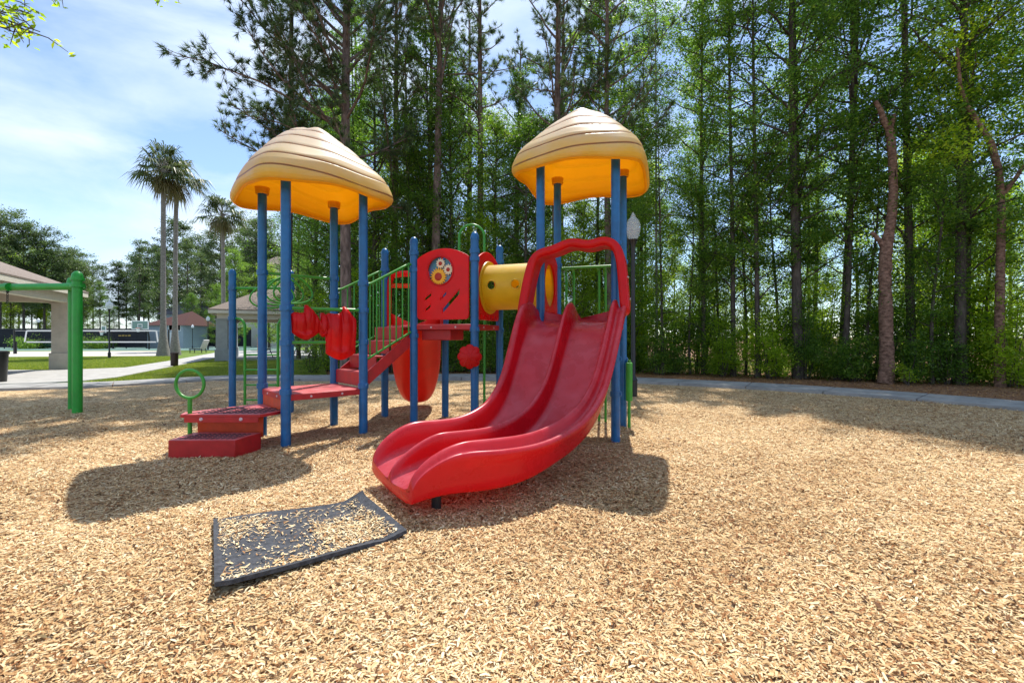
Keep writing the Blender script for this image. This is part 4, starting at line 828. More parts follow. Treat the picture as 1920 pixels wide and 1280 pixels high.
# basketball hoops
def hoop(px0, px1, py0, py1, Y, label, polex=0):
    x0, x1 = (px0-960)/F*Y, (px1-960)/F*Y; z1, z0 = H0+(632-py0)/F*Y, H0+(632-py1)/F*Y; xm = (x0+x1)/2
    t = thing('basketball_hoop', label, 'basketball hoop', (xm, Y+1, 0))
    mb = MB(); mb.abox(x0, x1, Y, Y+.03, z0, z1); bb = mb.build('backboard', mat('board_glass', (.10,.22,.20), .15, .6), t)
    mb = MB(); w2 = .07
    for a in ((x0-w2,x1+w2,z1,z1+w2),(x0-w2,x1+w2,z0-w2,z0),(x0-w2,x0,z0,z1),(x1,x1+w2,z0,z1)): mb.abox(a[0], a[1], Y-.012, Y+.04, a[2], a[3])
    s = (x1-x0)*.16; zc = z0+(z1-z0)*.12; 
    for a in ((xm-s,xm+s,zc+s*1.3,zc+s*1.3+.06),(xm-s,xm+s,zc,zc+.06),(xm-s,xm-s+.06,zc+.06,zc+s*1.3),(xm+s-.06,xm+s,zc+.06,zc+s*1.3)): mb.abox(a[0], a[1], Y-.012, Y-.004, a[2], a[3])
    mb.build('board_frame', M['white'], bb)
    mb = MB(); mb.tube([(xm+.19*math.cos(a_), Y-.22+.19*math.sin(a_), z0+.05) for a_ in [2*math.pi*k/16 for k in range(16)]], .02, 6, closed=True); mb.build('rim', M['orange'], t)
    mb = MB(); mb.lathe((xm, Y-.22, z0-.32), [(.10,0),(.12,.15),(.18,.37)], 12); mb.build('net', M['white'], t)
    mb = MB(); mb.tube([(xm, Y+.04, (z0+z1)/2), (xm, Y+.9, z0-.1), (xm, Y+1.1, z0-.8), (xm, Y+1.1, -.1)], .08, 8); mb.build('pole', M['black'], t)
hoop(248, 277, 602.5, 616, 44, 'glass backboard hoop showing green, just left of the palm trunks')
hoop(317, 338, 609, 619, 50, 'far basketball hoop partly hidden by the right palm trunk')
hoop(191, 197.5, 612.5, 622.5, 46, 'narrow side-on basketball hoop beside the black lamp post')

# lamp posts
def lamp(px, base, top, label, bulb=1.0, gm='lampglass'):
    x, y = G(px, base); ht = H0+(632-top)/F*y; s = ht/3.76
    t = thing('lamp_post', label, 'lamp post', (x, y, 0), None); mb = MB()
    zp = ht-.56*s
    mb.lathe((x, y, 0), [(.085*s,-.1),(.085*s,.30*s),(.095*s,.31*s),(.06*s,.38*s),(.046*s,.42*s),(.040*s,zp-.25*s),(.045*s,zp-.2*s),(.052*s,zp-.1*s),(.085*s,zp-.03*s),(.10*s,zp),(.03*s,zp+.002)], 14); mb.build('pole', M['black'], t)
    mb = MB(); g_ = [(.075,.0),(.10,.05),(.128,.14),(.137,.24),(.125,.33),(.095,.40),(.06,.44),(.045,.46),(.05,.475),(.035,.50),(.018,.54),(.003,.56)]
    mb.lathe((x, y, zp+.003), [(r*s*bulb, z*s) for r, z in g_], 22); o = mb.build('globe', M[gm], t)
    return t
lamp(1187, 741, 398, 'tall black lamp post with clear acorn globe on the chips right of the twin slide', 1.1, 'clearglass')
lamp(205, 671, 563, 'black lamp post with white globe on the lawn between swing frame and palms', bulb=1.5)
lamp(390, 655.5, 592, 'slim lamp post with white globe left of the smaller pavilion', bulb=1.4)
lamp(361, 653, 608, 'small distant lamp post between the palms and the pavilion column', bulb=1.4)
lamp(72, 652, 596, 'distant lamp post seen under the left pavilion roof', bulb=1.4)
lamp(497, 652, 596, 'distant lamp post seen under the smaller pavilion', bulb=1.4)

# litter bin, bollard, tub chair
x, y = G(327, 686); mb = MB(); mb.lathe((x, y, 0), [(.12,-.02),(.13,0),(.14,.5),(.15,.51),(.15,.56),(.12,.57),(.12,.54)], 18); mb2 = mb.build('litter_bin', mat('brown_bin', (.035,.018,.014), .5, .4, var=.2), None)
tagtop(mb2, 'dark brown cylindrical litter bin on the walk beneath the palms', 'litter bin')
x, y = G(0, 717); mb = MB(); mb.lathe((x-.12, y, 0), [(.2,-.02),(.21,.02),(.24,.74),(.26,.75),(.26,.82),(.2,.84)], 20); tagtop(mb.build('litter_bin', M['black'], None), 'black slatted litter bin at the left edge of the picture by the pavilion', 'litter bin')
x, y = G(375, 661); t = thing('lounge_chair', 'dark sling chair with pale cushion standing on the grass by the lamp posts', 'chair', (x, y, 0))
mb = MB(); mb.box((x-.2, y, .28), (.45,0,.0), (0,.3,0), (0,0,.03)); mb.build('seat', M['black'], t)
mb = MB(); mb.box((x+.35, y, .60), (.16,0,.38), (0,.3,0), (.04,0,-.02)); mb.build('backrest', mat('pale_cushion', (.5,.47,.47), .8), t)
for dx, dy in ((-.6,-.25),(-.6,.25),(.3,-.25),(.3,.25)): bar((x+dx, y+dy, -.05), (x+dx, y+dy, .3), .03, 'leg', M['black'], t)
# picnic tables under the small pavilion
def picnic(px, base, s, label):
    x, y = G(px, base); t = thing('picnic_table', label, 'picnic table', (x, y, 0)); z0 = .03
    mb = MB(); mb.abox(x-.75*s, x+.75*s, y-.32*s, y+.32*s, .56*s, .60*s); mb.build('table_top', M['steel'], t, bevel=.01)
    for d in (-1, 1):
        mb = MB(); mb.abox(x-.75*s, x+.75*s, y+d*.55*s-.12*s, y+d*.55*s+.12*s, .33*s, .36*s); mb.build('bench', M['steel'], t, bevel=.01)
    for d in (-.5,.5):
        mb = MB(); mb.tube([(x+d*s, y-.5*s, z0), (x+d*s, y-.1*s, .56*s)], .025, 6); mb.tube([(x+d*s, y+.5*s, z0), (x+d*s, y+.1*s, .56*s)], .025, 6); mb.tube([(x+d*s, y-.6*s, .32*s), (x+d*s, y+.6*s, .32*s)], .022, 6); mb.build('leg_frame', M['black'], t)
picnic(520, 672, 1, 'metal picnic table seen between the two front posts of the left tower'); picnic(572, 667, 1, 'metal picnic table seen right of the left tower front post')
# parked cars
def car(px, base, lenpx, label, body, tall=0.0, face=1):
    x, y = G(px, base); L_ = lenpx/F*y; W_ = 1.45; t = thing('parked_car', label, 'car', (x, y, 0)); h = 1.0+tall
    def loft(secs, name, mt):
        mb = MB(); rows = []
        for yy, inset_, zs in secs: rows.append([(x+px_*L_/2, y+yy, z) for px_, z in zs])
        mb.grid(rows); n_ = len(rows[0]); mb.add(rows[0], [tuple(range(n_))[::-1]]); mb.add(rows[-1], [tuple(range(n_))])
        mb.grid([[r[-1] for r in rows], [r[0] for r in rows]]); return mb.build(name, mt, t, bevel=.04)
    bodyp = [(-1,.22),(-1.0,.5),(-.96,.62),(-.5,.68),(-.45,.70),(.72,.72),(.97,.68),(1,.5),(1,.22)]
    loft([(0,0,bodyp),(W_,0,bodyp)], 'body', body)
    cab = [(-.52,.69),(-.28,h-.03),(-.1,h),(.55,h),(.72,h-.06),(.92,.70)]; loft([(.1,0,cab),(W_-.1,0,cab)], 'cabin', body)
    win = [(-.44,.74),(-.25,h-.07),(.55,h-.07),(.80,.74)]
    mb = MB(); q = [(x+a*L_/2, y+.085, z) for a, z in win]; q2 = [(a, b_+.01, c_) for a, b_, c_ in q]; mb.add(q+q2, [(0,1,2,3),(7,6,5,4),(0,4,5,1),(1,5,6,2),(2,6,7,3),(3,7,4,0)], False); mb.build('window', M['glass_dark'], t)
    for a in (-.66,.64):
        for yy in (.02, W_-.18):
            mb = MB(); mb.tube([(x+a*L_/2, y+yy-.02, .25), (x+a*L_/2, y+yy+.16, .25)], .25, 18); wh = mb.build('wheel', M['black'], t)
            mb = MB(); mb.tube([(x+a*L_/2, y+yy-.03, .25), (x+a*L_/2, y+yy-.015, .25)], .15, 12); mb.build('rim', M['steel'], wh)
    mb = MB(); mb.abox(x-L_/2-.01, x-L_/2+.1, y+.1, y+.4, .5, .6); mb.build('headlight', M['white'], t); mb = MB(); mb.abox(x+L_/2-.1, x+L_/2+.01, y+.1, y+.4, .55, .66); mb.build('tail_light', M['red'], t)
car(96, 653.5, 62, 'dark green car with silver roof parked behind the volleyball net', mat('dark_green_paint', (.02,.06,.05), .2, .6, coat=.6))
car(38, 652, 46, 'black car parked left of the volleyball net end', mat('black_car_paint', (.015,.015,.018), .2, .6, coat=.6))
car(170, 652.5, 56, 'dark grey car parked behind the lamp post', mat('grey_car_paint', (.05,.055,.06), .25, .6, coat=.6), .1)
# ================================================================ VEGETATION
def leaves(rng, c, size, asp=.5, up=.5, droop=0):
    n = len(c); nrm = rng.normal(0, 1, (n, 3)); nrm[:, 2] = np.abs(nrm[:, 2])+up; nrm /= np.linalg.norm(nrm, axis=1)[:, None]
    a = rng.normal(0, 1, (n, 3)); a[:, 2] -= droop; a -= nrm*(a*nrm).sum(1)[:, None]; a /= np.linalg.norm(a, axis=1)[:, None]+1e-9; b_ = np.cross(nrm, a)
    L_ = (size*rng.uniform(.65, 1.3, n))[:, None]; W_ = L_*asp
    V_ = np.stack([c-a*L_*.5, c+b_*W_*.5-a*L_*.05+nrm*L_*.06, c+a*L_*.55, c-b_*W_*.5-a*L_*.05+nrm*L_*.06], 1).reshape(-1, 3)
    return V_, np.arange(n*4).reshape(-1, 4)
def broad(seed, H, lo, spread, nb, nl, ls, r0=.11, lean=.15, top=.35, sig=.20, low_short=.6, mat_='leaf', bark='bark_dark', bare=0.0):
    rg = np.random.default_rng(seed); mb = MB(); n = 16; wob = rg.normal(0, lean, (3, 2)); pts = []
    for i in range(n+1):
        f_ = i/n; pts.append((wob[0,0]*f_+wob[1,0]*math.sin(3*f_)*.5+wob[2,0]*math.sin(7*f_)*.2, wob[0,1]*f_+wob[1,1]*math.sin(3*f_)*.5, -.1+(H+.1)*f_))
    mb.tube(pts, [r0*(1.0-.86*(i/n))*(1.25 if i == 0 else 1) for i in range(n+1)], 9)
    tp = lambda h: np.array([np.interp(h, [p[2] for p in pts], [p[k] for p in pts]) for k in range(2)]+[h])
    cs = []
    for i in range(nb):
        u_ = ((i+rg.random())/nb)**.92; h = lo+(H-lo)*u_; az = i*2.4+rg.normal(0, .5); prof = (low_short+(1-low_short)*min(1, u_/.35)) if u_ < .35 else 1-(1-top)*((u_-.35)/.65)**1.4
        L_ = spread*prof*rg.uniform(.55, 1.15); el = R(rg.uniform(8, 50)); s_ = tp(h); d = np.array([math.cos(az)*math.cos(el), math.sin(az)*math.cos(el), math.sin(el)]); bp = []
        sag = rg.uniform(-.25, .1)
        for k in range(6): f_ = k/5; bp.append(s_+d*L_*f_+np.array([rg.normal(0, .03), rg.normal(0, .03), sag*L_*f_*f_*.6]))
        mb.tube(bp, [r0*.26*(1-.8*k/5)+.004 for k in range(6)], 5, caps=False)
        nc = max(3, int(6*L_/spread)+1); m_ = int(nl/nb/nc)
        for q in range(nc):
            f_ = rg.uniform(.3, 1.05)**.8; c0 = s_+(np.array(bp[-1])-s_)*min(f_, 1)+rg.normal(0, .16*L_+.05, 3)*np.array([1,1,.7])
            if rg.random() < bare: continue
            tw = [s_+(np.array(bp[-1])-s_)*min(f_, 1)*.8, c0]; mb.tube(tw, [.008,.003], 3, caps=False)
            cs.append(c0+rg.normal(0, 1, (int(m_*rg.uniform(.5, 1.5)), 3))*np.array([sig, sig, sig*.62])*rg.uniform(.7, 1.3))
    c = np.concatenate(cs); V_, F_ = leaves(rg, c, ls, .5)
    return trunk_mesh(mb, bark), np_mesh('crown', V_, F_, 4, np.clip(rg.beta(2, 2.2, len(c)), 0, 1), M[mat_])
def trunk_mesh(mb, bark):
    me = bpy.data.meshes.new('trunk'); me.from_pydata(mb.v, [], mb.f); me.polygons.foreach_set('use_smooth', [True]*len(mb.f)); me.materials.append(M[bark]); me.update(); return me
def needles(rg, c, d, n, ln, wd):
    """n needles per tuft at points c with axis d"""
    m_ = len(c); c = np.repeat(c, n, 0); d = np.repeat(d, n, 0); v = rg.normal(0, 1, (m_*n, 3))*.62+d; v /= np.linalg.norm(v, axis=1)[:, None]
    b_ = np.cross(v, rg.normal(0, 1, (m_*n, 3))); b_ /= np.linalg.norm(b_, axis=1)[:, None]; L_ = (ln*rg.uniform(.7, 1.15, m_*n))[:, None]; st_ = c-d*rg.uniform(0, .10, (m_*n, 1))
    V_ = np.stack([st_-b_*wd, st_+b_*wd, st_+v*L_], 1).reshape(-1, 3); return V_, np.arange(m_*n*3).reshape(-1, 3)
def pine(seed, H, lo, spread, nb, r0=.17, tuft=26, ln=.20, wd=.007, el=(5, 50), bias=None, top=.4, bark='bark_pine', fork=None, per=1.0):
    rg = np.random.default_rng(seed); mb = MB(); n = 16; wob = rg.normal(0, .12, 4)
    pts = [(wob[0]*i/n+wob[1]*math.sin(4*i/n), wob[2]*i/n+wob[3]*math.sin(3*i/n), -.1+(H+.1)*i/n) for i in range(n+1)]
    mb.tube(pts, [r0*(1-.80*(i/n))*(1.2 if i == 0 else 1) for i in range(n+1)], 11)
    tp = lambda h: np.array([np.interp(h, [p[2] for p in pts], [p[k] for p in pts]) for k in range(2)]+[h])
    C_, D_ = [], []
    for i in range(nb):
        u_ = (i+rg.random())/nb; h = lo+(H*.99-lo)*u_; az = i*2.39996+rg.normal(0, .35)
        L_ = spread*(1-(1-top)*u_)*rg.uniform(.5, 1.15); e_ = R(rg.uniform(*el)+25*u_)
        if bias is not None and rg.random() < bias[1]: az = bias[0]+rg.normal(0, .55); L_ *= bias[2]
        s_ = tp(h); d = np.array([math.cos(az)*math.cos(e_), math.sin(az)*math.cos(e_), math.sin(e_)]); ns = 7; bp = [s_]; dd_ = d.copy()
        for k in range(ns):
            dd_ = dd_+rg.normal(0, .10, 3)+np.array([0,0,.03]); dd_ /= np.linalg.norm(dd_); bp.append(bp[-1]+dd_*L_/ns)
        rb_ = r0*.24*(L_/spread)**.5; mb.tube(bp, [rb_*(1-.85*k/ns)+.004 for k in range(ns+1)], 6, caps=False)
        nt_ = int(max(4, L_*5.5*per))
        for q in range(nt_):
            f_ = rg.uniform(.28, 1); x_ = f_*ns; k = min(ns-1, int(x_)); p = bp[k]+(bp[k+1]-bp[k])*(x_-k); dir_ = (bp[k+1]-bp[k])/np.linalg.norm(bp[k+1]-bp[k])
            v = dir_*.6+rg.normal(0, .6, 3)+np.array([0,0,.25]); v /= np.linalg.norm(v); tl = L_*rg.uniform(.10, .26)*(1.2-.5*f_); e2 = p+v*tl; mid = p+v*tl*.5+np.array([0,0,-.02])
            mb.tube([p, mid, e2], [.011,.008,.004], 4, caps=False); C_.append(e2); D_.append(v)
            if tl > .25 and rg.random() < .7: C_.append(mid+rg.normal(0, .05, 3)); D_.append(v)
            for z_ in range(2):
                if rg.random() < .5:
                    v2 = v+rg.normal(0, .5, 3); v2 /= np.linalg.norm(v2); e3 = mid+v2*tl*.5; mb.tube([mid, e3], [.006,.003], 3, caps=False); C_.append(e3); D_.append(v2)
        C_.append(bp[-1]); D_.append(dd_)
    C_ = np.array(C_); D_ = np.array(D_); V_, F_ = needles(rg, C_, D_, tuft, ln, wd)
    return trunk_mesh(mb, bark), np_mesh('crown', V_, F_, 3, np.repeat(np.clip(rg.beta(2, 2.4, len(C_)), 0, 1), tuft), M['needle'])
def shrub(seed, H, wid, nl, ls, mat_='leaf', nst=9, asp=.5):
    rg = np.random.default_rng(seed); mb = MB(); cs = []
    for i in range(nst):
        az = rg.uniform(0, 6.28); rr_ = wid*rg.uniform(.1, .9); h = H*rg.uniform(.55, 1.05); b0 = np.array([math.cos(az), math.sin(az), 0])*rr_*.25; e_ = np.array([math.cos(az)*rr_, math.sin(az)*rr_, h]); md = (b0+e_)/2+rg.normal(0, .08, 3)
        mb.tube([b0+np.array([0,0,-.08]), md, e_], [.018,.012,.004], 5, caps=False)
        for q in range(7):
            f_ = rg.uniform(.12, 1.05); c0 = b0+(e_-b0)*f_+rg.normal(0, wid*.28, 3)*np.array([1,1,.5]); c0[2] = max(.08, c0[2]); cs.append(c0+rg.normal(0, 1, (int(nl/nst/7*rg.uniform(.5, 1.5)), 3))*np.array([.16,.16,.11])*(wid**.5))
    c = np.concatenate(cs); c[:, 2] = np.maximum(.02, c[:, 2]); V_, F_ = leaves(rg, c, ls, asp); return trunk_mesh(mb, 'bark_dark'), np_mesh('foliage', V_, F_, 4, rg.beta(2, 2.2, len(c)), M[mat_])
def place(meshes, name, x, y, label, cat, rot=0, s=1.0, group=None, z=0.0, parts=('trunk', 'crown')):
    t = bpy.data.objects.new(name, None); C.objects.link(t); t.location = (x, y, z); t.rotation_euler = (0, 0, rot); t.scale = (s, s, s); t['label'] = label; t['category'] = cat
    if group: t['group'] = group
    for me, nm in zip(meshes, parts): o = bpy.data.objects.new(nm, me); C.objects.link(o); o.parent = t
    return t
def X(px, Y): return (px-960)/F*Y

TALL = [broad(11+i, H, lo, sp_, 58, nl, .085, r0=.085, sig=.16, mat_=mt) for i, (H, lo, sp_, nl, mt) in enumerate([(16.5,1.4,2.1,26000,'leaf'),(17.5,2.2,2.3,26000,'leaf'),(15,1.0,1.9,25000,'leaf'),(18,2.8,2.4,24000,'leaf')])]
MIDT = [broad(31+i, H, lo, sp_, 30, nl, .07, r0=.055, lean=.3, mat_=mt) for i, (H, lo, sp_, nl, mt) in enumerate([(7.5,.8,1.25,12000,'leaf'),(6.0,.5,1.2,11000,'leaf_dark'),(9,1.0,1.4,13000,'leaf'),(5.0,.4,1.1,9000,'leaf_bright_sunlit')])]
DENSE = [broad(51+i, H, .5, sp_, 60, 24000, .08, r0=.12, sig=.21, mat_=mt) for i, (H, sp_, mt) in enumerate([(9.5,2.0,'leaf'),(11,2.2,'leaf'),(8,1.9,'leaf_bright_sunlit')])]
BACK = [broad(71+i, H, 1.0, 2.6, 46, 17000, .13, r0=.14, sig=.34, mat_=mt) for i, (H, mt) in enumerate([(13,'leaf_bright_sunlit'),(15,'leaf_bright_sunlit'),(11,'leaf_bright_sunlit')])]
PINE = [pine(91, 18, 7.5, 3.3, 40, r0=.19), pine(92, 19, 8.5, 3.0, 38, r0=.17), pine(93, 17, 6.5, 3.6, 42, r0=.18)]
SHR = [shrub(111+i, H, w_, nl, .075, mt) for i, (H, w_, nl, mt) in enumerate([(1.5,.75,4200,'leaf'),(2.3,.9,5500,'leaf_bright_sunlit'),(1.0,.7,3600,'leaf'),(3.0,1.0,6500,'leaf'),(1.9,.8,4600,'leaf_bright_sunlit')])]

EDX = [-9,-7,-5,0,4.4,7.5,10.5,12.5,16,20,24]; EDY = [19,17.0,16.6,16.5,15.9,14.5,13.0,11.9,9.6,6.8,4]
def edge(x): return float(np.interp(x, EDX, EDY))
rg = random.Random(5)
# --- trees one can tell apart
def at(px, d): # woods position for a pixel column, d beyond the edge
    x = 0
    for _ in range(30): Y = edge(x)+d; x = X(px, Y)
    return x, edge(x)+d
x, y = at(813, .3); place(pine(201, 20, 9.6, 4.2, 44, r0=.19, el=(20, 62), tuft=26), 'pine_tree', x, y, 'straight pine fanning into many limbs high above the tunnel, between the two yellow roofs', 'pine tree', 1.0)
x, y = (-5.3, 14.6); place(pine(202, 22, 5.0, 3.6, 100, r0=.19, el=(8, 45), bias=(R(188), .55, 1.35), per=1.5, tuft=34, top=.95, wd=.008), 'pine_tree', x, y, 'leftmost big pine, its long limbs reaching left into the open sky', 'pine tree', 0)
place(broad(204, 20, 12.4, 3.6, 44, 15000, .11, r0=.13, sig=.32, top=.8), 'leafy_tree', -7.35, 14.8, 'added shade tree, crown above view, trunk hidden behind the front post of the left tower', 'tree', 1.0)  # unseen tree added to cast the shade band on the chips at left
x, y = at(1042, .5); place(PINE[0], 'pine_tree', x, y, 'slim brown pine rising directly behind the left edge of the right yellow roof', 'pine tree', 2.2, 1.05)
x, y = at(1147, .4); place(pine(203, 17.5, 6.6, 3.2, 54, r0=.15, el=(12, 50), per=.8, tuft=26, top=.6), 'pine_tree', x, y, 'pale trunked pine with bare rising twigs behind the right post of the right roof', 'pine tree', .3)
x, y = at(900, 1.0); place(PINE[1], 'pine_tree', x, y, 'dark trunked pine standing right of the forked limb pine over the yellow tunnel', 'pine tree', 4)
x, y = at(735, 1.4); place(PINE[2], 'pine_tree', x, y, 'pine partly hidden in foliage just right of the left yellow roof', 'pine tree', 5)
x, y = at(1232, .8); place(broad(210, 15, 5, 1.3, 30, 6500, .07, r0=.055, lean=.1, bark='bark_palm'), 'slim_tree', x, y, 'thin pale pole-like tree just right of the black lamp post', 'tree', 0)
x, y = at(1375, .5); place(TALL[1], 'leafy_tree', x, y, 'straight leafy tree with medium brown trunk, first clear trunk left of the thick dark one', 'tree', .6)
x, y = at(1497, .4); place(broad(211, 17, 3.0, 2.3, 50, 24000, .08, r0=.16, mat_='leaf'), 'leafy_tree', x, y, 'thick dark trunked tree, the broadest trunk left of the red broken one', 'tree', 0)
x, y = at(1583, .6); place(TALL[3], 'leafy_tree', x, y, 'dark trunked leafy tree between the thick dark trunk and the red broken trunk', 'tree', 2)
x, y = at(1800, .5); place(broad(212, 18, 3.5, 2.6, 50, 26000, .085, r0=.14, mat_='leaf'), 'leafy_tree', x, y, 'large leafy tree with dark trunk right of the red broken trunk', 'tree', 1)
x, y = at(1320, .9); place(TALL[0], 'leafy_tree', x, y, 'leafy tree with slender trunk third from the lamp post', 'tree', 3)
# broken red trunk
x, y = at(1660, -.35); t = thing('broken_tree', 'reddish bare trunk with snapped forked top standing in front of the woods', 'tree', (x, y, 0)); Yb = y
def pz(px, py): return (X(px, Yb), Yb+.0, H0-(py-632)/F*Yb)
kp = [((x, Yb, -.1), .20), (pz(1663,690), .17), (pz(1661,600), .155), (pz(1659,520), .148), (pz(1661,465), .145), (pz(1670,420), .118), (pz(1675,370), .108), (pz(1674,300), .10), (pz(1669,250), .105), (pz(1666,232), .08)]
rj = random.Random(3); pp, rr2 = [], []
for i in range(len(kp)-1):
    for q in range(8): f_ = q/8; pp.append(tuple(Vector(kp[i][0]).lerp(Vector(kp[i+1][0]), f_)+Vector((rj.uniform(-.008,.008), rj.uniform(-.008,.008), 0)))); rr2.append((kp[i][1]*(1-f_)+kp[i+1][1]*f_)*rj.uniform(.94, 1.07))
mb = MB(); mb.tube(pp+[kp[-1][0]], rr2+[kp[-1][1]], 16); bt = mb.build('trunk', M['bark_red'], t)
for pth, r_ in (([(1668,246),(1658,228),(1650,205),(1641,190)], (.08,.08,.068,.055)), ([(1668,246),(1673,230),(1677,215)], (.07,.065,.05)), ([(1660,470),(1650,452),(1641,442),(1634,436)], (.085,.065,.055,.05))):
    mb = MB(); mb.tube([pz(*q) for q in pth], r_, 10); mb.build('limb', M['bark_red'], bt)
# crooked limb tree at the right
x, y = at(1868, .1); Yb = y; t = thing('crooked_tree', 'crooked grey-brown trunk bending left high up near the right edge', 'tree', (x, y, 0))
mb = MB(); mb.tube([(x+.1, Yb, -.1), pz(1874, 600), pz(1876, 480), pz(1878, 400), pz(1873, 320), pz(1858, 268), pz(1832, 228), pz(1812, 195), pz(1800, 160), pz(1795, 90)], [.12,.10,.09,.085,.08,.075,.065,.055,.045,.03], 10); mb.tube([pz(1876, 370), pz(1900, 340), pz(1935, 290)], [.06,.05,.03], 8); mb.build('trunk', M['bark_red'], t)
rgn = np.random.default_rng(77); cs = []
for k in range(26): px_, py_ = rgn.uniform(1740, 1980), rgn.uniform(20, 330); c0 = np.array(pz(px_, py_)); c0[1] += rgn.normal(0, .7); cs.append(c0+rgn.normal(0, 1, (260, 3))*np.array([.3,.3,.16]))
c = np.concatenate(cs)-np.array([x, y, 0]); V_, F_ = leaves(rgn, c, .09); o = link('crown', np_mesh('crown', V_, F_, 4, rgn.beta(2.4, 1.8, len(c)), M['leaf_bright_sunlit']), None, t)

# --- the rest of the woods
GL = dict(g1='slender leafy trees of the woods', g2='young leafy trees of the woods', g3='dark dense trees of the woods', g4='sunlit trees deep in the woods', g5='pines of the woods', g6='shrubs of the woods edge')
x = -3.0
while x < 17:
    yy = edge(x)+rg.uniform(.1, 1.8); place(TALL[rg.randrange(4)], 'leafy_tree', x, yy, 'slender leafy tree among many alike', 'tree', rg.uniform(0, 6.28), rg.uniform(.85, 1.1)*(1.3 if x > 8.5 else 1.02 if x > 6 else .88), GL['g1']); x += rg.uniform(1.1, 2.1)*(1.0 if x > 4.5 else 3.4)
x = -6.0
while x < 17:
    yy = edge(x)+rg.uniform(1.8, 6.0); place(TALL[rg.randrange(4)], 'leafy_tree', x*1.1, yy, 'slender leafy tree among many alike in the woods behind the path', 'tree', rg.uniform(0, 6.28), rg.uniform(.8, 1.0), GL['g1']); x += rg.uniform(2.2, 3.6)*(1.0 if x > 4.5 else 2.0)
x = -6.5
while x < 17:
    yy = edge(x)+rg.uniform(-.1, 2.2); place(MIDT[rg.randrange(4)], 'young_tree', x, yy, 'thin young tree in the undergrowth along the woods edge', 'tree', rg.uniform(0, 6.28), rg.uniform(.7, 1.15), GL['g2']); x += rg.uniform(.6, 1.15)
for px, d, s, k in ((590,1.2,1.0,1),(640,2.0,1.05,0),(700,.9,1.0,1),(760,1.6,1.05,2),(790,.7,.8,0),(850,1.1,1.05,1),(930,1.3,1.0,0),(985,.8,.85,1),(560,5.5,.95,0),(620,4.5,1.2,1),(680,4.6,1.2,0),(880,4.4,1.15,1),(1010,3.8,.95,0),(1100,2.2,.8,2),(1180,2.8,.75,1)):
    x, y = at(px, d); place(DENSE[k], 'dense_tree', x, y, 'dense dark green tree filling the woods behind the left and middle towers', 'tree', rg.uniform(0, 6.28), s, GL['g3'])
for i in range(34):
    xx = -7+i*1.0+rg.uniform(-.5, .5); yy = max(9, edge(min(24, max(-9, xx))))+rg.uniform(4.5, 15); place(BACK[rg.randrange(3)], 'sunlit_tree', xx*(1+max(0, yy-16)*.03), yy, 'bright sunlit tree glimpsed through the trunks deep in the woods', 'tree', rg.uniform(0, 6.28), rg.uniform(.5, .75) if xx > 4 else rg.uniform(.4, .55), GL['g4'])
for i in range(9):
    x, y = at(600+i*75+rg.uniform(-30, 30), rg.uniform(3, 7)); place(PINE[i % 3], 'pine_tree', x, y, 'background pine among others behind the front row of the woods', 'pine tree', rg.uniform(0, 6.28), rg.uniform(.85, 1.05), GL['g5'])
x = -7.0
while x < 17:
    for k in range(2):
        xx = x+rg.uniform(-.3, .3); yy = edge(xx)+rg.uniform(-.2, .6)+k*1.5
        place(SHR[rg.choice([0,1,2,3,4] if k == 0 else [1,3,3,4])], 'shrub', xx, yy, 'leafy green shrub in the thicket along the woods edge', 'shrub', rg.uniform(0, 6.28), rg.uniform(.75, 1.2)*(1.0 if k == 0 else 1.3), GL['g6'], parts=('stem', 'foliage'))
    x += rg.uniform(.7, 1.1)
x, y = G(1703, 716); place(shrub(300, .42, .22, 420, .06, 'leaf_bright_sunlit', nst=6), 'small_shrub', x, y, 'small bright green sapling on the straw bed right of the red broken trunk', 'shrub', parts=('stem', 'foliage'))
x, y = G(583, 700); place(shrub(301, 1.1, .5, 1800, .06, 'leaf_dark', nst=8), 'small_shrub', x, y, 'low dark shrub at the end of the lawn behind the left tower', 'shrub', parts=('stem', 'foliage'))

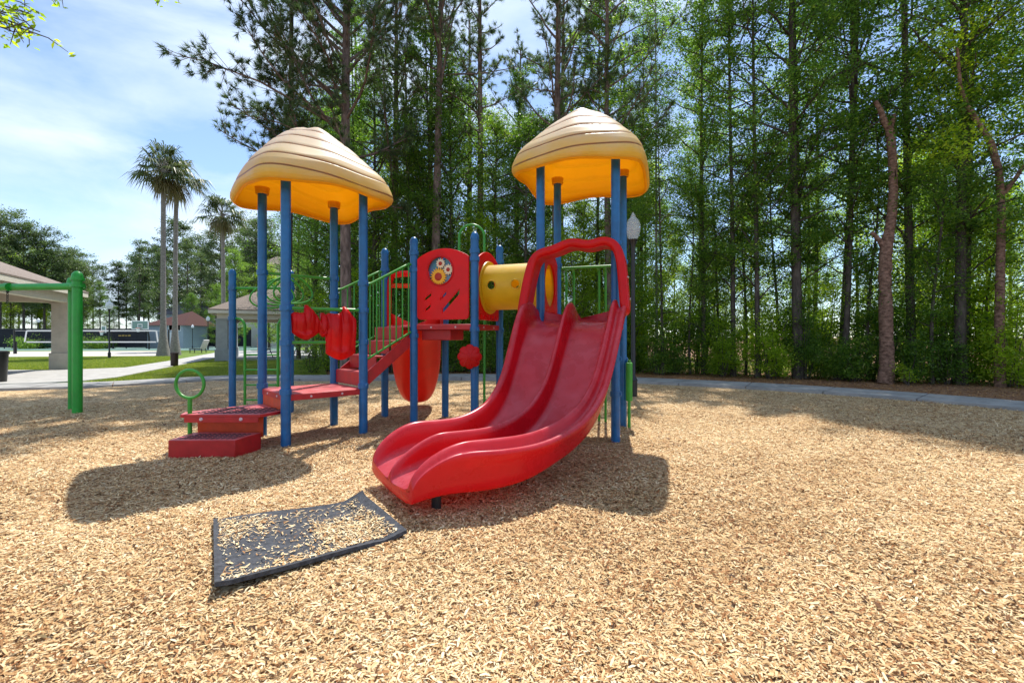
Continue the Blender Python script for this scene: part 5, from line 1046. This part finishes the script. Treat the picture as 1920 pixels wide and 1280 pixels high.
# --- palms
def palm(seed, H, r0, cr_, nf, skirt=12):
    rg_ = np.random.default_rng(seed); mb = MB(); n = 18; wx, wy = rg_.normal(0, .15, 2)
    mb.tube([(wx*(i/n)**2, wy*(i/n)**2, -.1+(H+.1)*i/n) for i in range(n+1)], [r0*(2.6 if i == 0 else 1.9 if i == 1 else 1.35 if i == 2 else 1.1 if i == 3 else 1-.2*i/n) for i in range(n+1)], 12); top_ = np.array([wx, wy, H])
    Vs_, Fs_, As_ = [], [], []; b0 = 0
    for i in range(nf+skirt):
        az = i*2.4+rg_.normal(0, .2); el = R(rg_.uniform(-25, 75)) if i < nf else R(rg_.uniform(-80, -45)); pl_ = cr_*rg_.uniform(.42, .60)*(1 if i < nf else .6); d = np.array([math.cos(az)*math.cos(el), math.sin(az)*math.cos(el), math.sin(el)]); hub = top_+d*pl_+np.array([0,0,-.08*pl_])
        mb.tube([top_, top_+d*pl_*.5+np.array([0,0,.03]), hub], [.03,.018,.012], 4, caps=False); side_ = np.array([-math.sin(az), math.cos(az), 0]); nl_ = 22
        for q in range(nl_):
            a_ = R(-125+250*q/(nl_-1)); v = d*math.cos(a_)+side_*math.sin(a_); L_ = cr_*.52*(1-.18*abs(a_)/2.2)*rg_.uniform(.7, 1.25); mid_ = hub+v*L_*.55; tip = hub+v*L_*.95+np.array([0,0,-L_*rg_.uniform(.3, .6)]); w_ = np.cross(v, np.array([0,0,1.0]))+rg_.normal(0, .15, 3); w_ /= np.linalg.norm(w_)+1e-6; w_ = w_*.036*cr_/2
            Vs_ += [hub-w_*.3, hub+w_*.3, mid_+w_, mid_-w_, tip]; Fs_ += [(b0, b0+1, b0+2, b0+3), (b0+3, b0+2, b0+4, b0+4)]; b0 += 5; As_ += [rg_.uniform(.1, .75) if i < nf else .95]*2
    me = bpy.data.meshes.new('crown'); me.from_pydata([tuple(v) for v in Vs_], [], [f if f[2] != f[3] else f[:3] for f in Fs_]); a = me.attributes.new('rnd', 'FLOAT', 'FACE'); a.data.foreach_set('value', As_); me.materials.append(M['frond']); me.update()
    return trunk_mesh(mb, 'bark_palm'), me
def pl_at(px, base, top, seed, r0, cr_, label, nf=27, Y=None):
    if Y is None: x, y = G(px, base)
    else: x, y = X(px, Y), Y
    place(palm(seed, H0+(632-top)/F*y, r0, cr_, nf), 'palm_tree', x, y, label, 'palm tree', rg.uniform(0, 6))
pl_at(306, 667, 318, 401, .155, 2.1, 'tall palm, the left one of the close pair beside the walk')
pl_at(328, 665, 335, 402, .15, 2.1, 'tall palm, the right one of the close pair beside the walk')
pl_at(419, 0, 403, 403, .19, 2.4, 'lone shorter palm rising behind the smaller pavilion roof', Y=42)

# --- far left trees
FARP = [broad(470+i, 16, 5.0, 3.4, 44, 12000, .22, r0=.17, sig=.34, mat_='needle', top=.6) for i in range(3)]
def farlab(px): return 'tree'
for i, (px, Y, topy, k) in enumerate([(-60,60,395,'P'),(0,58,400,'P'),(45,60,425,'P'),(85,62,440,'P'),(120,64,470,'P'),(150,66,500,'P'),(20,66,470,'D'),(70,68,490,'D'),(110,70,520,'D')]):
    s = (H0+(632-topy)/F*Y)/16 if k == 'P' else (H0+(632-topy)/F*Y)/9.5
    place(FARP[i % 3] if k == 'P' else BACK[i % 3], 'far_pine' if k == 'P' else 'far_tree', X(px, Y), Y, 'tall pine in the far grove above the left pavilion roof' if k == 'P' else 'broad tree under the far grove behind the left pavilion', 'pine tree' if k == 'P' else 'tree', rg.uniform(0, 6), s if k == 'P' else s*.72, 'far grove pines' if k == 'P' else 'far grove broad trees')
for i, (px, Y, topy) in enumerate([(262,58,455),(300,62,470),(350,60,455),(375,64,480),(430,62,485),(462,66,490)]):
    s = (H0+(632-topy)/F*Y)/16; place(broad(500+i, 16, 4.5, 2.3, 26, 7000, .20, r0=.16, sig=.28, bark='bark_dark', mat_='needle', bare=.15), 'far_pine', X(px, Y), Y, ['open crowned tall tree left of the palm pair','tall tree showing just behind the palm trunks','tall tree with ragged top right of the palm pair','tall tree between the palm pair and the lone palm','tall tree directly behind the lone palm','tall tree above the small pavilion roof'][i], 'tree', rg.uniform(0, 6), s)
px = -120
while px < 600:
    Y = rg.uniform(66, 84); topy = (545 if px < 160 else 572 if px < 260 else 545)+rg.uniform(-15, 22); s = (H0+(632-topy)/F*Y)/12.5; place(FARP[rg.randrange(3)] if rg.random() < .5 else DENSE[rg.randrange(3)], 'far_tree', X(px, Y), Y, 'rounded tree in the distant treeline beyond the ball courts', 'tree', rg.uniform(0, 6), s*rg.uniform(.95, 1.2)*1.3, 'distant treeline'); px += rg.uniform(9, 15)
for px, Y, lb in ((56, 50.5, 'clipped green hedge left of the parked cars'), (185, 50.5, 'clipped green hedge behind the net right of the pavilion column')):
    mb = MB(); place(shrub(600+px, 1.0, 1.6, 3800, .12, 'leaf', nst=16), 'hedge', X(px, 47), 47, lb, 'hedge', parts=('stem', 'foliage'))
# --- dark trees that close the gap behind the small pavilion
for px, Y, s in ((440,46,.9),(505,44,1.0),(545,40,.95),(575,34,.9),(405,52,.75),(360,58,.7)):
    place(DENSE[(px//5) % 3], 'dense_tree', X(px, Y), Y, 'dark dense tree closing the view behind the smaller pavilion', 'tree', rg.uniform(0, 6), s, 'dark trees behind the small pavilion')

# --- overhanging branches of the near tree at the top left
tx, ty = -6.6, 3.4; t = thing('overhanging_tree', 'leafy tree whose glossy twigs hang into the top left corner', 'tree', (tx, ty, 0))
mb = MB(); mb.tube([(tx, ty, -.1), (tx+.1, ty, 2), (tx, ty+.1, 4.2), (tx+.2, ty, 6.4)], [.24,.19,.14,.06], 12); rgn = np.random.default_rng(90); LV = []
def spray(px, py, Y, n=60, sp_=.16, start=(tx+.05, ty, 3.6)):
    e_ = np.array(P(px, py, Y)); s_ = np.array(start); md = (s_+e_)/2+np.array([0,0,.35]); pts = [s_, (s_+md)/2+np.array([0,0,.1]), md, (md+e_)/2+np.array([0,0,.06]), e_]; mb.tube(pts, [.045,.035,.022,.012,.004], 6, caps=False)
    for q in range(9):
        f_ = rgn.uniform(.55, 1); b_ = pts[3]+(pts[4]-pts[3])*(f_*2-1 if f_ > .5 else 0); v = rgn.normal(0, 1, 3); v[2] -= .3; v /= np.linalg.norm(v); tip = b_+v*sp_*rgn.uniform(.6, 1.4); mb.tube([b_, tip], [.005,.002], 4, caps=False)
        for z in range(n//9): LV.append(b_+(tip-b_)*rgn.uniform(.1, 1.1)+rgn.normal(0, .022, 3))
for px, py, Y in ((10,25,3.9),(45,40,3.8),(75,60,3.8),(92,72,3.9),(25,60,3.7),(0,5,3.9),(40,5,4.0),(-20,50,3.7),(-40,20,3.8),(60,28,4.1)): spray(px, py, Y)
for px, py, Y in ((122,-6,4.0),(138,-14,4.1),(300,-8,4.3),(340,-12,4.4),(200,-40,4.2),(-8,98,3.6),(250,-50,4.3)): spray(px, py, Y, 45, .10, (tx+.1, ty, 4.3))
for k in range(26):
    a_ = rgn.uniform(0, 6.28); e_ = np.array([tx+math.cos(a_)*1.6-.4, ty+math.sin(a_)*1.5-.5, rgn.uniform(4.4, 6.8)]); mb.tube([(tx, ty, 4.2), tuple((e_+np.array([tx, ty, 4.2]))/2), tuple(e_)], [.05,.03,.008], 5, caps=False)
    for z in range(170): LV.append(e_+rgn.normal(0, .30, 3))
mb.build('trunk', M['bark_dark'], t, recalc=False); V_, F_ = leaves(rgn, np.array(LV)-np.array([tx, ty, 0]), .062, .42); link('crown', np_mesh('crown', V_, F_, 4, rgn.beta(2.2, 1.8, len(LV)), M['leaf_bright_sunlit']), None, t)

# --- undergrowth and litter under the woods
n = 42000; xs_ = rng.uniform(-9, 24, n); off_ = rng.uniform(-.35, 6, n)**1.0; ys_ = np.interp(xs_, EDX, EDY)+off_; k = rng.random(n) < np.clip(.35+off_, .1, 1); xs_, ys_ = xs_[k], ys_[k]
c = np.stack([xs_, ys_, -.08+rng.gamma(1.6, .10, len(xs_))], 1); V_, F_ = leaves(rng, c, .08, .5); o = link('undergrowth', np_mesh('undergrowth', V_, F_, 4, rng.beta(2, 2.2, len(c)), M['leaf_dark']), None); tagtop(o, 'low leafy ground cover under the trees of the woods', 'undergrowth', kind='stuff')
# straw litter on the bed beyond the path
n = 60000; th = rng.uniform(0, 1, n); xs_ = rng.uniform(-8, 17, n); fx_ = np.array([(p.x, p.y) for p in far]); fo = np.argsort(fx_[:, 0]); ylo = np.interp(xs_, fx_[fo, 0], fx_[fo, 1]); ys_ = ylo+rng.uniform(-.05, 1, n)*(np.interp(xs_, EDX, EDY)+1.0-ylo)
V_, F_, A_ = chips(rng, xs_, ys_, np.full(n, -.10), .05, .12, .15); A_ = A_*.42; o = link('straw_litter', np_mesh('straw_litter', V_, F_, 4, A_, M['chip']), None); tagtop(o, 'reddish brown pine straw between the path and the woods', 'litter', kind='stuff')

n = 260; th = rng.uniform(-.95, .95, n); r = np.sqrt(rng.uniform(1.2, 90, n)); xs_ = r*np.sin(th); ys_ = r*np.cos(th); k = inside(xs_, ys_) & ~inside(xs_, ys_, MATP); xs_, ys_ = xs_[k], ys_[k]
c = np.stack([xs_, ys_, gz(xs_, ys_)+.016], 1); V_, F_ = leaves(rng, c, .045, .42, up=2.2); M['dead_leaf'] = leafmat('dead_leaf', [(.05,.022,.012),(.12,.05,.02),(.22,.10,.04),(.16,.13,.05)], (1,.8,.5), tf=.1, rough=.7)
o = link('fallen_leaves', np_mesh('fallen_leaves', V_, F_, 4, rng.random(len(c)), M['dead_leaf']), None); tagtop(o, 'scattered dry brown leaves lying on the wood chips', 'leaves', kind='stuff')
# ---- labels of the repeated plants: counted rightwards from a landmark one can find
MARKS = [(-400,'the left edge'),(0,'the left edge'),(60,'the volleyball net end'),(145,'the green swing frame'),(205,'the lawn lamp post'),(262,'the glass backboard'),(316,'the palm pair'),(419,'the lone palm'),(536,'the front post of the left roof'),(650,'the leftmost big pine'),(721,'the stair top post'),(813,'the fanning pine'),(890,'the shell disc post'),(980,'the yellow tunnel'),(1042,'the pine behind the right roof'),(1187,'the black lamp post'),(1375,'the medium brown trunk'),(1497,'the thick dark trunk'),(1583,'the dark trunk beside the red one'),(1660,'the red broken trunk'),(1800,'the large dark trunk'),(1868,'the crooked trunk'),(1925,'the right edge')]
ORD = 'first second third fourth fifth sixth seventh eighth ninth tenth eleventh twelfth thirteenth fourteenth fifteenth sixteenth seventeenth eighteenth nineteenth twentieth twenty-first twenty-second twenty-third twenty-fourth twenty-fifth twenty-sixth twenty-seventh twenty-eighth'.split()
DESC = {GL['g1']:'slender leafy tree', GL['g2']:'thin young tree', GL['g3']:'dense dark tree', GL['g4']:'bright sunlit back tree', GL['g5']:'background pine', GL['g6']:'thicket shrub', 'far grove pines':'tall far grove tree', 'far grove broad trees':'broad far grove tree', 'distant treeline':'rounded treeline tree', 'dark trees behind the small pavilion':'dark dense tree'}
bk = {}
for o in list(C.objects):
    try: top_ = o.parent is None and o.get('group') in DESC
    except ReferenceError: continue
    if top_:
        px = 960+F*o.location.x/max(.5, o.location.y)
        if px > 2250 or px < -400:
            for ch in list(o.children): bpy.data.objects.remove(ch)
            bpy.data.objects.remove(o); continue
        j = max(k for k, m_ in enumerate(MARKS) if px >= m_[0] or k == 0); bk.setdefault((o['group'], MARKS[j][1]), []).append((px, o))
for (g_, mk), l in bk.items():
    l.sort(key=lambda q: q[0])
    for i, (px, o) in enumerate(l): o['label'] = '%s %s counting right from %s' % (ORD[min(i, 27)], DESC[g_], mk)
# ================================================================ to metres
for o in list(C.objects):
    if o.parent is None and o.type not in ('CAMERA', 'LIGHT'):
        o.location = o.location*SCALE; o.scale = o.scale*SCALE
